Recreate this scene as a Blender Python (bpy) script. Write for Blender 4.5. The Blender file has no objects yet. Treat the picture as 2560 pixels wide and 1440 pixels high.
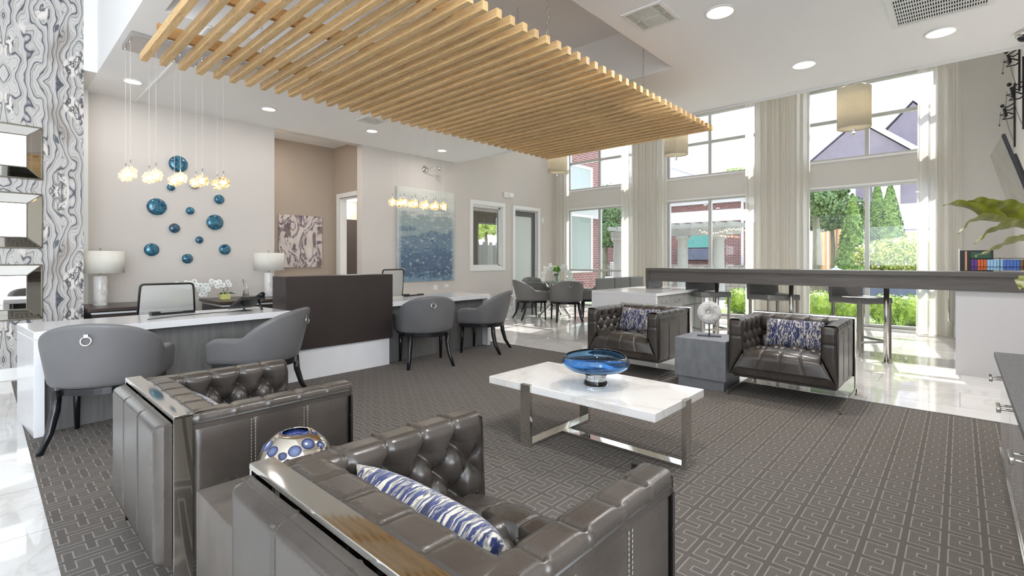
import bpy, bmesh, math, random
from mathutils import Vector, Matrix
random.seed(7)
C = bpy.context.scene.collection
PI = math.pi
sin, cos = math.sin, math.cos
R = math.radians

# ---------------------------------------------------------------- camera
TH = R(42.54)          # azimuth of the view direction
F_PX, HOR, EYE = 1220.5, 650.0, 1.22
cd = bpy.data.cameras.new('camera')
cam = bpy.data.objects.new('camera', cd)
C.objects.link(cam)
cam.location = (0, 0, EYE)
cam.rotation_euler = (PI/2, 0, TH - PI/2)
cd.sensor_width = 36
cd.lens = F_PX/2560*36
cd.shift_y = -(720-HOR)/2560
cd.clip_start = 0.02
cd.clip_end = 300
bpy.context.scene.camera = cam

# ---------------------------------------------------------------- sky, sun, exposure
vs = bpy.context.scene.view_settings
vs.view_transform = 'Standard'
vs.look = 'None'
vs.gamma = 1
vs.use_curve_mapping = False
vs.exposure = 1.24
w = bpy.data.worlds.new('sky')
bpy.context.scene.world = w
w.use_nodes = True
nt = w.node_tree
nt.nodes.clear()
wo = nt.nodes.new('ShaderNodeOutputWorld')
bgn = nt.nodes.new('ShaderNodeBackground')
tc = nt.nodes.new('ShaderNodeTexCoord')
sx = nt.nodes.new('ShaderNodeSeparateXYZ')
rp = nt.nodes.new('ShaderNodeValToRGB')
nt.links.new(tc.outputs['Generated'], sx.inputs[0])
nt.links.new(sx.outputs['Z'], rp.inputs[0])
rp.color_ramp.elements[0].position = 0.0
rp.color_ramp.elements[0].color = (0.84, 0.91, 1.0, 1)
rp.color_ramp.elements[1].position = 0.9
rp.color_ramp.elements[1].color = (0.68, 0.81, 1.0, 1)
nt.links.new(rp.outputs[0], bgn.inputs[0])
bgn.inputs[1].default_value = 1.65
nt.links.new(bgn.outputs[0], wo.inputs[0])
sd = bpy.data.lights.new('sun', 'SUN')
sd.energy = 3.5
sd.angle = R(0.7)
sd.color = (1, 0.96, 0.9)
sun = bpy.data.objects.new('sun', sd)
C.objects.link(sun)
sun.rotation_euler = Vector((cos(R(44))*cos(R(9)), cos(R(44))*sin(R(9)), sin(R(44)))).to_track_quat('Z', 'Y').to_euler()

# added area lights in the unseen rear window openings, standing in for daylight
def add_fill(name, loc, rot, w_, h_, rad):
    l = bpy.data.lights.new(name, 'AREA'); l.shape = 'RECTANGLE'; l.size = w_; l.size_y = h_; l.energy = rad*w_*h_*3.14159; l.color = (.87, .94, 1)
    o = bpy.data.objects.new(name, l); C.objects.link(o); o.location = loc; o.rotation_euler = rot
FILL = 3.4
for y0, y1, z0, z1 in [(-4.6, -.5, .5, 3.4), (1, 3, .9, 2.6), (4.4, 6.0, .9, 2.6)]:
    add_fill('window_daylight', (-3.99, (y0+y1)/2, (z0+z1)/2), (0, -PI/2, 0), z1-z0, y1-y0, .3)
for x0, x1, z0, z1 in [(-3.6, -.3, .1, 4.4), (.2, 3.1, .1, 3.15), (3.4, 6.5, .1, 3.15)]:
    add_fill('window_daylight', ((x0+x1)/2, -4.99, (z0+z1)/2), (PI/2, 0, 0), x1-x0, z1-z0, FILL)

# ---------------------------------------------------------------- projection of photograph pixels into the room
cT, sT = cos(TH), sin(TH)
def ray(px, py):
    p = (px-1280)/F_PX
    return (cT+p*sT, sT-p*cT, -(py-HOR)/F_PX)
def atz(px, py, z):
    r = ray(px, py); t = (z-EYE)/r[2]
    return Vector((r[0]*t, r[1]*t, z))
def atx(px, py, X):
    r = ray(px, py); t = X/r[0]
    return Vector((X, r[1]*t, EYE+r[2]*t))
def aty(px, py, Y):
    r = ray(px, py); t = Y/r[1]
    return Vector((r[0]*t, Y, EYE+r[2]*t))
def atd(px, py, d):
    r = ray(px, py)
    return Vector((r[0]*d, r[1]*d, EYE+r[2]*d))

# ---------------------------------------------------------------- materials
def S(r, g, b):
    def f(c):
        c /= 255
        return c/12.92 if c <= .04045 else ((c+.055)/1.055)**2.4
    return (f(r), f(g), f(b))
def c4(c): return (c[0], c[1], c[2], 1)
class N:
    """small node-tree writer"""
    def __init__(s, name):
        s.m = bpy.data.materials.new(name); s.m.use_nodes = True
        s.t = s.m.node_tree; s.t.nodes.clear()
        s.out = s.t.nodes.new('ShaderNodeOutputMaterial')
    def n(s, typ, **kw):
        o = s.t.nodes.new(typ)
        for k, v in kw.items():
            if k.startswith('_'): setattr(o, k[1:], v)
            else:
                i = o.inputs[k.replace('__', ' ')]
                s.put(i, v)
        return o
    def put(s, i, v):
        if isinstance(v, bpy.types.NodeSocket): s.t.links.new(v, i)
        else: i.default_value = v
    def math(s, op, a, b=0.0, c=None):
        o = s.t.nodes.new('ShaderNodeMath'); o.operation = op
        s.put(o.inputs[0], a); s.put(o.inputs[1], b)
        if c is not None: s.put(o.inputs[2], c)
        return o.outputs[0]
    def vec(s, space='Object', scale=(1, 1, 1), loc=(0, 0, 0), rot=(0, 0, 0)):
        t = s.n('ShaderNodeTexCoord')
        m = s.n('ShaderNodeMapping')
        m.inputs['Scale'].default_value = scale
        m.inputs['Location'].default_value = loc
        m.inputs['Rotation'].default_value = rot
        s.t.links.new(t.outputs[space], m.inputs[0])
        return m.outputs[0]
    def noise(s, vec, scale=5, detail=4, rough=.5, dist=0.0):
        o = s.n('ShaderNodeTexNoise', Scale=scale, Detail=detail, Roughness=rough, Distortion=dist)
        s.put(o.inputs['Vector'], vec)
        return o.outputs[0]
    def ramp(s, fac, stops, interp='LINEAR'):
        o = s.n('ShaderNodeValToRGB'); s.put(o.inputs[0], fac)
        cr = o.color_ramp; cr.interpolation = interp
        while len(cr.elements) > 1: cr.elements.remove(cr.elements[0])
        cr.elements[0].position = stops[0][0]; cr.elements[0].color = c4(stops[0][1])
        for p, c in stops[1:]:
            e = cr.elements.new(p); e.color = c4(c)
        return o.outputs[0]
    def mix(s, fac, a, b, mode='MIX'):
        o = s.n('ShaderNodeMix', _data_type='RGBA', _blend_type=mode)
        s.put(o.inputs[0], fac)
        s.put(o.inputs[6], a if isinstance(a, bpy.types.NodeSocket) else c4(a))
        s.put(o.inputs[7], b if isinstance(b, bpy.types.NodeSocket) else c4(b))
        return o.outputs[2]
    def bump(s, h, strength=.3, dist=.01):
        return s.n('ShaderNodeBump', Strength=strength, Distance=dist, Height=h).outputs[0]
    def bsdf(s, **kw):
        p = s.n('ShaderNodeBsdfPrincipled')
        for k, v in kw.items():
            k = k.replace('__', ' ')
            if k == 'Base Color' and not isinstance(v, bpy.types.NodeSocket): v = c4(v)
            if k == 'Emission Color' and not isinstance(v, bpy.types.NodeSocket): v = c4(v)
            s.put(p.inputs[k], v)
        s.t.links.new(p.outputs[0], s.out.inputs[0])
        return p
def plain(name, col, rough=.5, metal=0, noise=None, bump=None, rnd=0, **kw):
    s = N(name)
    base = col
    if noise:
        sc, amt = noise[0], noise[1]
        st = noise[2] if len(noise) > 2 else (1, 1, 1)
        f = s.noise(s.vec(scale=st), sc, 5)
        base = s.ramp(f, [(.25, tuple(c*(1-amt) for c in col)), (.75, tuple(min(1, c*(1+amt)) for c in col))])
    if rnd:
        oi = s.n('ShaderNodeObjectInfo')
        k = s.math('MULTIPLY_ADD', oi.outputs['Random'], rnd, 1-rnd/2)
        hs = s.n('ShaderNodeHueSaturation'); s.put(hs.inputs['Value'], k)
        s.put(hs.inputs['Color'], base if isinstance(base, bpy.types.NodeSocket) else c4(base))
        base = hs.outputs[0]
    p = s.bsdf(Base__Color=base, Roughness=rough, Metallic=metal, **kw)
    if bump:
        st = bump[2] if len(bump) > 2 else (1, 1, 1)
        h = s.noise(s.vec(scale=st), bump[0], 4)
        s.t.links.new(s.bump(h, bump[1]), p.inputs['Normal'])
    return s.m
def pane(name, tint=(1, 1, 1), gloss=.09, rough=0.0):
    s = N(name)
    tr = s.n('ShaderNodeBsdfTransparent', Color=c4(tint))
    gl = s.n('ShaderNodeBsdfGlossy', Roughness=rough)
    fr = s.n('ShaderNodeFresnel', IOR=1.35)
    f = s.math('MULTIPLY_ADD', fr.outputs[0], .9, gloss*.3)
    mx = s.n('ShaderNodeMixShader', Fac=f)
    s.t.links.new(tr.outputs[0], mx.inputs[1]); s.t.links.new(gl.outputs[0], mx.inputs[2])
    s.t.links.new(mx.outputs[0], s.out.inputs[0])
    return s.m
def glass(name, col, rough=0.0, ior=1.45):
    return plain(name, col, rough, Transmission__Weight=1.0, IOR=ior)
def emit(name, col, st):
    s = N(name)
    e = s.n('ShaderNodeEmission', Color=c4(col), Strength=st)
    s.t.links.new(e.outputs[0], s.out.inputs[0])
    return s.m

M = {}
M['wall_bay'] = plain('bay_wall_paint', S(212, 209, 203), .75)
M['wall'] = plain('wall_paint', S(209, 203, 197), .75, bump=(60, .04))
M['wall_tan'] = plain('tan_paint', S(178, 165, 150), .8, bump=(60, .04))
M['wall_white'] = plain('white_wall_paint', S(228, 227, 224), .7)
M['ceil'] = plain('ceiling_paint', S(246, 245, 244), .85)
M['trim'] = plain('white_trim_paint', S(236, 236, 234), .35)
M['alu'] = plain('window_aluminium', S(190, 190, 186), .35, .3)
M['chrome'] = plain('polished_chrome', S(215, 213, 208), .06, 1)
M['steel'] = plain('brushed_steel', S(170, 170, 168), .25, 1, noise=(60, .15, (1, 1, .05)))
M['nickel'] = plain('dark_nickel_posts', S(190, 188, 182), .22, 1)
M['black'] = plain('black_plastic', S(22, 22, 24), .35)
M['blackwood'] = plain('black_lacquer_wood', S(20, 20, 24), .25)
M['espresso'] = plain('espresso_laminate', S(52, 45, 43), .3, noise=(3, .15, (1, 1, .3)))
M['barwood'] = plain('dark_grey_woodgrain', S(84, 80, 77), .38, noise=(6, .25, (6, .4, 6)), bump=(20, .05, (6, .4, 6)))
M['quartz'] = plain('white_quartz', S(222, 222, 224), .15, noise=(6, .02))
M['greypanel'] = plain('grey_textured_laminate', S(104, 103, 101), .45, noise=(7, .22, (5, 5, .45)), bump=(30, .1, (6, 6, .5)))
M['credenza'] = plain('credenza_dark_veneer', S(70, 58, 54), .3, noise=(5, .2, (.5, 4, 4)))
M['greyleather'] = plain('grey_vinyl', S(104, 103, 104), .42, noise=(2.5, .10), bump=(120, .05))
M['silverfabric'] = plain('silver_grey_vinyl', S(112, 111, 109), .5, noise=(2.5, .08), bump=(120, .05))
M['shade'] = plain('linen_lampshade', S(226, 223, 214), .85, noise=(40, .04, (1, 1, .2)), Transmission__Weight=0.0)
def mk_shade(name, col):
    s = N(name)
    f = s.noise(s.vec(scale=(1, 1, .3)), 50, 3)
    cc = s.ramp(f, [(.3, tuple(x*.93 for x in col)), (.7, col)])
    d = s.n('ShaderNodeBsdfDiffuse', Color=cc); tl = s.n('ShaderNodeBsdfTranslucent', Color=cc)
    mx = s.n('ShaderNodeMixShader', Fac=.10)
    s.t.links.new(d.outputs[0], mx.inputs[1]); s.t.links.new(tl.outputs[0], mx.inputs[2]); s.t.links.new(mx.outputs[0], s.out.inputs[0])
    return s.m
M['shade_cream'] = mk_shade('cream_linen_drum_shade', S(228, 220, 200))
M['glass_pane'] = pane('window_glass')
M['tableglass'] = pane('table_glass', S(225, 240, 236), .12)
M['mirror'] = plain('mirror_glass', (.86, .86, .84), .02, 1)
M['bevelmirror'] = plain('bevelled_mirror_glass', (.82, .81, .77), .03, 1)
M['silverbead'] = plain('antique_silver_beading', S(150, 145, 132), .3, 1, bump=(300, .8))
M['concrete'] = plain('grey_cast_side_table', S(128, 130, 134), .42, .15, noise=(9, .16, (1, 1.6, 1)), bump=(30, .08))
M['bronzetop'] = plain('dark_bronze_table', S(104, 97, 91), .35, .25, noise=(9, .2, (1, 1.6, 1)), bump=(30, .08))
M['blueglass'] = glass('cobalt_blown_glass', (.26, .52, .86))
M['clearglass'] = glass('clear_crystal', (.95, .97, .97), 0, 1.5)
M['crystal'] = None
M['bulb'] = emit('warm_bulb', (1, .78, .48), 14)
M['downlight'] = emit('warm_downlight_lens', (1, .88, .70), 9)
M['petal'] = plain('white_orchid_petal', S(240, 240, 236), .5, Subsurface__Weight=.15)
M['stem'] = plain('green_stem', S(92, 120, 46), .5)
M['leafgreen'] = plain('bright_green_leaf', S(96, 150, 40), .45, noise=(12, .25))
M['limepot'] = plain('lime_glass_pot', S(208, 208, 132), .15)
M['brick'] = None
M['siding'] = plain('pale_siding', S(206, 208, 216), .7, bump=(1, .0))
M['darksiding'] = plain('mauve_grey_siding', S(122, 114, 124), .7, noise=(3, .1))
M['whiteext'] = plain('exterior_white_trim', S(236, 236, 238), .6)
M['roof'] = plain('asphalt_shingle_roof', S(150, 150, 160), .9, noise=(14, .2))
M['cedar'] = plain('new_cedar_wood', S(226, 182, 128), .7, noise=(6, .15, (1, 1, .3)))
M['stonepave'] = plain('pale_concrete_paving', S(190, 186, 178), .85, noise=(3, .08))
M['grass'] = plain('lawn_grass', S(110, 140, 60), .9, noise=(20, .35))
M['greycol'] = plain('pergola_grey_paint', S(150, 150, 142), .6)
M['planter'] = plain('slate_planter', S(96, 104, 122), .6, noise=(4, .1))
M['bark'] = plain('tree_bark', S(120, 118, 96), .9, noise=(20, .3, (1, 1, .2)))
def leafmat(name, a, b):
    s = N(name)
    f = s.noise(s.vec(), 7, 3)
    s.bsdf(Base__Color=s.ramp(f, [(.3, a), (.7, b)]), Roughness=.6, Subsurface__Weight=0.0)
    return s.m
M['cedar_green'] = leafmat('arborvitae_foliage', S(70, 104, 44), S(142, 170, 86))
M['dark_foliage'] = leafmat('deciduous_foliage', S(56, 84, 48), S(112, 140, 82))
M['box_foliage'] = leafmat('boxwood_foliage', S(96, 130, 44), S(180, 200, 90))
M['flower_foliage'] = leafmat('flowering_bush_foliage', S(110, 140, 60), S(214, 220, 120))
M['pinkbloom'] = plain('pink_white_blossom', S(244, 214, 220), .6)
M['tvscreen'] = plain('glossy_black_tv_screen', S(12, 12, 13), .08, Coat__Weight=.6)
M['tealscreen'] = plain('teal_screen', S(90, 160, 150), .3)
M['plastic_white'] = plain('white_plastic', S(232, 230, 224), .4)

def mk_leather():
    s = N('distressed_grey_leather')
    v = s.vec()
    f = s.noise(v, 3.0, 4, .5)
    f2 = s.noise(v, 22, 4, .6)
    col = s.ramp(f, [(.2, S(50, 45, 41)), (.5, S(66, 60, 55)), (.8, S(84, 77, 71))], 'B_SPLINE')
    r = s.math('MULTIPLY_ADD', f, .10, .22)
    p = s.bsdf(Base__Color=col, Roughness=r, Specular__IOR__Level=.6)
    s.t.links.new(s.bump(s.noise(v, 160, 3), .06), p.inputs['Normal'])
    return s.m
M['leather'] = mk_leather()
M['piping'] = plain('dark_leather_piping', S(58, 55, 52), .4)

def mk_wood():
    s = N('oak_slat')
    oi = s.n('ShaderNodeObjectInfo')
    t = s.n('ShaderNodeTexCoord')
    off = s.n('ShaderNodeCombineXYZ')
    s.put(off.inputs[0], s.math('MULTIPLY', oi.outputs['Random'], 37.0))
    s.put(off.inputs[1], s.math('MULTIPLY', oi.outputs['Random'], 91.0))
    ad = s.n('ShaderNodeVectorMath', _operation='ADD')
    s.t.links.new(t.outputs['Object'], ad.inputs[0]); s.t.links.new(off.outputs[0], ad.inputs[1])
    mp = s.n('ShaderNodeMapping'); mp.inputs['Scale'].default_value = (9, .9, 9)
    s.t.links.new(ad.outputs[0], mp.inputs[0])
    f = s.noise(mp.outputs[0], 2.2, 3, .5, .6)
    rings = s.math('FRACT', s.math('MULTIPLY', f, 9.0))
    col = s.ramp(rings, [(0, S(172, 132, 84)), (.15, S(218, 182, 128)), (.8, S(228, 194, 142)), (1, S(176, 136, 86))])
    fine = s.n('ShaderNodeMapping'); fine.inputs['Scale'].default_value = (60, 2, 60)
    s.t.links.new(ad.outputs[0], fine.inputs[0])
    g = s.noise(fine.outputs[0], 2, 3)
    col = s.mix(.45, col, s.ramp(g, [(.3, S(188, 146, 92)), (.7, S(232, 200, 150))]))
    hs = s.n('ShaderNodeHueSaturation'); s.put(hs.inputs['Color'], col)
    s.put(hs.inputs['Value'], s.math('MULTIPLY_ADD', oi.outputs['Random'], .22, .86))
    s.bsdf(Base__Color=hs.outputs[0], Roughness=.55)
    return s.m
M['oak'] = mk_wood()
M['oakdark'] = plain('dark_stained_oak_beam', S(168, 122, 70), .55, noise=(5, .25, (1, 8, 8)))

def mk_pillow():
    s = N('blue_cream_brushstroke_weave')
    v = s.vec(scale=(6, 44, 15))
    f = s.noise(v, 1.1, 3, .6, .5)
    f2 = s.noise(s.vec(scale=(6, 42, 16), loc=(3, 5, 9)), 1.3, 3, .6, .6)
    a = s.ramp(f, [(0, S(24, 32, 70)), (.42, S(34, 58, 122)), (.47, S(84, 86, 98)), (.51, S(206, 197, 182)), (.57, S(132, 130, 128)), (.62, S(26, 34, 74))], 'CONSTANT')
    b = s.ramp(f2, [(0, S(210, 201, 186)), (.40, S(140, 137, 134)), (.46, S(26, 42, 96)), (.60, S(214, 206, 192))], 'CONSTANT')
    m = s.noise(s.vec(scale=(3, 26, 8), loc=(9, 1, 4)), 1.2, 2)
    col = s.mix(s.ramp(m, [(.47, (0, 0, 0)), (.5, (1, 1, 1))]), a, b)
    p = s.bsdf(Base__Color=col, Roughness=.75, Sheen__Weight=.3)
    s.t.links.new(s.bump(s.noise(s.vec(), 260, 2), .3), p.inputs['Normal'])
    return s.m
M['pillow'] = mk_pillow()

def mk_carpet():
    s = N('greek_key_loop_carpet')
    t = s.n('ShaderNodeTexCoord'); sp = s.n('ShaderNodeSeparateXYZ')
    s.t.links.new(t.outputs['Object'], sp.inputs[0])
    PU, PV = .158, .13
    y = s.math('DIVIDE', s.math('ADD', sp.outputs[1], 50), PV)
    x = s.math('DIVIDE', s.math('ADD', sp.outputs[0], 50), PU)
    k = s.math('FLOOR', s.math('ADD', y, .5))
    dc = s.math('ABSOLUTE', s.math('SUBTRACT', y, k))
    f1 = s.math('ABSOLUTE', s.math('SUBTRACT', s.math('FRACT', s.math('ADD', x, s.math('MULTIPLY', k, .5))), .5))
    f2 = s.math('ABSOLUTE', s.math('SUBTRACT', s.math('FRACT', s.math('ADD', x, s.math('MULTIPLY_ADD', k, .5, .5))), .5))
    def mask(e):
        strip = s.math('LESS_THAN', dc, (.011+e)/PV)
        bar1 = s.math('LESS_THAN', f1, (.014+e)/PU)
        bar2 = s.math('MULTIPLY', s.math('GREATER_THAN', dc, 1-.60-e/PV), s.math('LESS_THAN', f2, (.014+e)/PU))
        return s.math('MAXIMUM', strip, s.math('MAXIMUM', bar1, bar2))
    inner = mask(0.0)
    line = s.math('SUBTRACT', mask(.0055), inner)
    groove = inner
    v = s.vec()
    fleck = s.noise(v, 420, 2, .7)
    big = s.noise(v, 1.1, 3)
    base = s.ramp(fleck, [(.35, S(78, 73, 69)), (.65, S(122, 115, 109))])
    base = s.mix(s.math('MULTIPLY', groove, .35), base, S(72, 68, 64))
    col = s.mix(s.math('MULTIPLY', line, .5), base, S(186, 178, 168))
    col = s.mix(.15, col, s.ramp(big, [(.3, S(84, 76, 68)), (.7, S(110, 110, 110))]))
    p = s.bsdf(Base__Color=col, Roughness=.95)
    hh = s.math('SUBTRACT', s.math('MULTIPLY_ADD', line, .5, s.math('MULTIPLY', fleck, .8)), s.math('MULTIPLY', groove, .6))
    s.t.links.new(s.bump(hh, .5, .004), p.inputs['Normal'])
    return s.m
M['carpet'] = mk_carpet()

def mk_floor(name, rot):
    s = N(name)
    v = s.vec(rot=(0, 0, rot))
    b = s.n('ShaderNodeTexBrick', Scale=1.0, Mortar__Size=.0022, Mortar__Smooth=.2, Brick__Width=1.22, Row__Height=.61, Bias=0)
    b.offset = .5
    s.put(b.inputs['Vector'], v)
    b.inputs['Color1'].default_value = (.25, .25, .25, 1); b.inputs['Color2'].default_value = (.8, .8, .8, 1)
    b.inputs['Mortar'].default_value = (0, 0, 0, 1)
    # each tile its own piece of marble: offset the vein noise by the tile's grey
    av = s.n('ShaderNodeVectorMath', _operation='MULTIPLY_ADD')
    s.put(av.inputs[0], b.outputs['Color']); av.inputs[1].default_value = (7, 13, 5); s.put(av.inputs[2], v)
    wn = s.noise(av.outputs[0], 1.2, 6, .62, .7)
    vein = s.math('ABSOLUTE', s.math('SUBTRACT', wn, .5))
    col = s.ramp(vein, [(0, S(198, 195, 192)), (.012, S(214, 212, 209)), (.05, S(224, 223, 221)), (.2, S(229, 228, 226))])
    cloud = s.noise(av.outputs[0], 2.3, 4)
    col = s.mix(.35, col, s.ramp(cloud, [(.3, S(220, 217, 213)), (.7, S(242, 241, 240))]))
    col = s.mix(b.outputs['Fac'], col, S(150, 147, 142))
    s.bsdf(Base__Color=col, Roughness=.035, Specular__IOR__Level=.7)
    return s.m
M['floor'] = mk_floor('polished_marble_tile', PI/2)
M['floor2'] = mk_floor('polished_marble_tile_left', 0)

def mk_marble(name, base, vein, sc, tint, rough=.12):
    s = N(name)
    v = s.vec()
    wn = s.noise(v, sc, 7, .6, .9)
    a = s.math('ABSOLUTE', s.math('SUBTRACT', wn, .5))
    col = s.ramp(a, [(0, vein), (.015, tuple((x+y)/2 for x, y in zip(vein, base))), (.06, base)])
    cl = s.noise(v, sc*.8, 3)
    col = s.mix(s.ramp(cl, [(.5, (0, 0, 0)), (.75, (.5, .5, .5))]), col, tint)
    s.bsdf(Base__Color=col, Roughness=rough)
    return s.m
M['tablemarble'] = mk_marble('table_marble', S(238, 236, 233), S(222, 217, 212), 1.0, S(232, 224, 216), .05)
M['lampmarble'] = mk_marble('lamp_marble', S(240, 239, 237), S(206, 203, 200), 3, S(222, 219, 216), .25)
M['discmarble'] = mk_marble('disc_stone', S(216, 214, 210), S(176, 174, 172), 7, S(198, 196, 192), .4)
M['doormarble'] = mk_marble('marbled_glass_door', S(206, 206, 208), S(120, 120, 124), 4, S(160, 160, 166), .08)

def mk_agate():
    s = N('agate_marble_wallpaper')
    t = s.n('ShaderNodeTexCoord'); sp = s.n('ShaderNodeSeparateXYZ')
    s.t.links.new(t.outputs['Object'], sp.inputs[0])
    X = s.math('ABSOLUTE', s.math('SUBTRACT', sp.outputs[0], .16))
    Z = s.math('PINGPONG', s.math('ADD', sp.outputs[2], .35), 1.15)
    cb = s.n('ShaderNodeCombineXYZ'); s.put(cb.inputs[0], s.math('MULTIPLY', X, 2.2)); s.put(cb.inputs[1], s.math('MULTIPLY', Z, 1.0))
    vv = cb.outputs[0]
    warp = s.n('ShaderNodeTexNoise', Scale=1.9, Detail=2.2, Roughness=.5); s.put(warp.inputs['Vector'], vv)
    a2 = s.n('ShaderNodeVectorMath', _operation='MULTIPLY_ADD')
    s.put(a2.inputs[0], warp.outputs['Color']); a2.inputs[1].default_value = (1.25, .6, 0); s.put(a2.inputs[2], vv)
    sep = s.n('ShaderNodeSeparateXYZ'); s.put(sep.inputs[0], a2.outputs[0])
    k = s.math('MULTIPLY', sep.outputs[0], 6.5)
    bands = s.math('FRACT', k)
    col = s.ramp(bands, [(0, S(44, 48, 58)), (.05, S(160, 157, 154)), (.22, S(184, 180, 175)), (.27, S(84, 84, 88)), (.30, S(172, 169, 164)),
                         (.55, S(194, 190, 186)), (.60, S(120, 122, 128)), (.64, S(198, 194, 188)), (.86, S(172, 168, 166)), (.92, S(96, 98, 106)), (1, S(44, 48, 58))])
    pk = s.noise(a2.outputs[0], 1.4, 2)
    col = s.mix(s.ramp(pk, [(.52, (0, 0, 0)), (.62, (.55, .55, .55))]), col, S(186, 170, 158), 'MULTIPLY')
    crk = s.noise(vv, 5, 5, .62, .5)
    cl = s.math('ABSOLUTE', s.math('SUBTRACT', crk, .5))
    zone = s.noise(vv, 1.7, 2)
    crc = s.ramp(cl, [(0, S(34, 38, 46)), (.02, S(110, 108, 108)), (.05, S(206, 200, 194)), (.2, S(222, 216, 210))])
    col = s.mix(s.ramp(zone, [(.56, (0, 0, 0)), (.60, (1, 1, 1))]), col, crc)
    dk = s.noise(vv, 2.6, 3)
    col = s.mix(s.ramp(dk, [(.66, (0, 0, 0)), (.68, (.9, .9, .9))]), col, S(62, 68, 78))
    s.bsdf(Base__Color=col, Roughness=.45)
    return s.m
M['agate'] = mk_agate()

def mk_disc():
    s = N('iridescent_blue_ceramic')
    oi = s.n('ShaderNodeObjectInfo')
    t = s.n('ShaderNodeTexCoord')
    ad = s.n('ShaderNodeVectorMath', _operation='ADD')
    cb = s.n('ShaderNodeCombineXYZ'); s.put(cb.inputs[0], s.math('MULTIPLY', oi.outputs['Random'], 50.0))
    s.t.links.new(t.outputs['Object'], ad.inputs[0]); s.t.links.new(cb.outputs[0], ad.inputs[1])
    f = s.noise(ad.outputs[0], 10, 5, .6, 2.5)
    col = s.ramp(f, [(.25, S(26, 36, 52)), (.42, S(36, 80, 116)), (.52, S(76, 142, 160)), (.6, S(40, 66, 100)), (.68, S(116, 90, 72)), (.8, S(36, 46, 62))])
    s.bsdf(Base__Color=col, Roughness=.18, Metallic=.25)
    return s.m
M['disc'] = mk_disc()

def mk_bigart():
    s = N('abstract_blue_grey_paint')
    t = s.n('ShaderNodeTexCoord'); sp = s.n('ShaderNodeSeparateXYZ')
    s.t.links.new(t.outputs['Object'], sp.inputs[0])
    z = s.math('DIVIDE', sp.outputs[2], 1.85)           # 0 bottom .. 1 top
    wide = s.noise(s.vec(scale=(1.2, 1, 5)), 1.6, 6, .65)
    drips = s.noise(s.vec(scale=(14, 1, 1.0)), 1.6, 5, .6)
    zz = s.math('ADD', z, s.math('MULTIPLY_ADD', wide, .75, -.375))
    zz = s.math('ADD', zz, s.math('MULTIPLY_ADD', drips, .22, -.11))
    col = s.ramp(zz, [(0, S(118, 146, 164)), (.10, S(70, 92, 116)), (.2, S(92, 112, 134)), (.3, S(84, 108, 132)), (.42, S(122, 142, 158)), (.48, S(98, 120, 138)),
                      (.58, S(150, 166, 168)), (.68, S(146, 160, 160)), (.78, S(200, 204, 198)), (1, S(222, 222, 214))])
    sp2 = s.noise(s.vec(scale=(3, 1, 6), loc=(4, 0, 2)), 3.0, 6, .7)
    m = s.ramp(sp2, [(.56, (0, 0, 0)), (.66, (.8, .8, .8))])
    col = s.mix(m, col, S(214, 218, 216))
    ex = s.math('ABSOLUTE', sp.outputs[0])
    ed = s.math('ADD', ex, s.math('MULTIPLY_ADD', drips, .1, -.05))
    col = s.mix(s.ramp(ed, [(.62, (0, 0, 0)), (.72, (.75, .75, .75))]), col, S(208, 212, 208))
    s.bsdf(Base__Color=col, Roughness=.7)
    return s.m
M['bigart'] = mk_bigart()
def mk_hallart():
    s = N('abstract_ink_branches_paint')
    v = s.vec(scale=(1, 1, .6))
    wn = s.noise(v, 3.2, 4, .55, 1.6)
    a = s.math('ABSOLUTE', s.math('SUBTRACT', wn, .5))
    col = s.ramp(a, [(0, S(78, 66, 86)), (.018, S(150, 136, 140)), (.04, S(206, 198, 192)), (.2, S(222, 214, 208))])
    n2 = s.noise(s.vec(scale=(1, 1, .45), loc=(3, 1, 2)), 3.4, 3, .5, 1.0)
    col = s.mix(s.ramp(n2, [(.60, (0, 0, 0)), (.66, (.85, .85, .85))]), col, S(110, 92, 96))
    n3 = s.noise(s.vec(scale=(1, 1, .5), loc=(7, 1, 5)), 3.0, 3, .5, 1.0)
    col = s.mix(s.ramp(n3, [(.66, (0, 0, 0)), (.7, (.9, .9, .9))]), col, S(50, 48, 96))
    s.bsdf(Base__Color=col, Roughness=.7)
    return s.m
M['hallart'] = mk_hallart()

def mk_curtain():
    s = N('sheer_cream_curtain')
    v = s.vec(scale=(1, 9, .02))
    f = s.noise(v, 4, 3)
    col = s.ramp(f, [(.3, S(232, 229, 220)), (.7, S(254, 253, 250))])  # vertical streaks put the shade of finer folds into the colour
    df = s.n('ShaderNodeBsdfDiffuse'); s.put(df.inputs[0], col)
    tl = s.n('ShaderNodeBsdfTranslucent'); s.put(tl.inputs[0], col)
    tr = s.n('ShaderNodeBsdfTransparent')
    m1 = s.n('ShaderNodeMixShader', Fac=.8); s.t.links.new(df.outputs[0], m1.inputs[1]); s.t.links.new(tl.outputs[0], m1.inputs[2])
    m2 = s.n('ShaderNodeMixShader', Fac=.24); s.t.links.new(m1.outputs[0], m2.inputs[1]); s.t.links.new(tr.outputs[0], m2.inputs[2])
    s.t.links.new(m2.outputs[0], s.out.inputs[0])
    return s.m
M['curtain'] = mk_curtain()
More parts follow.
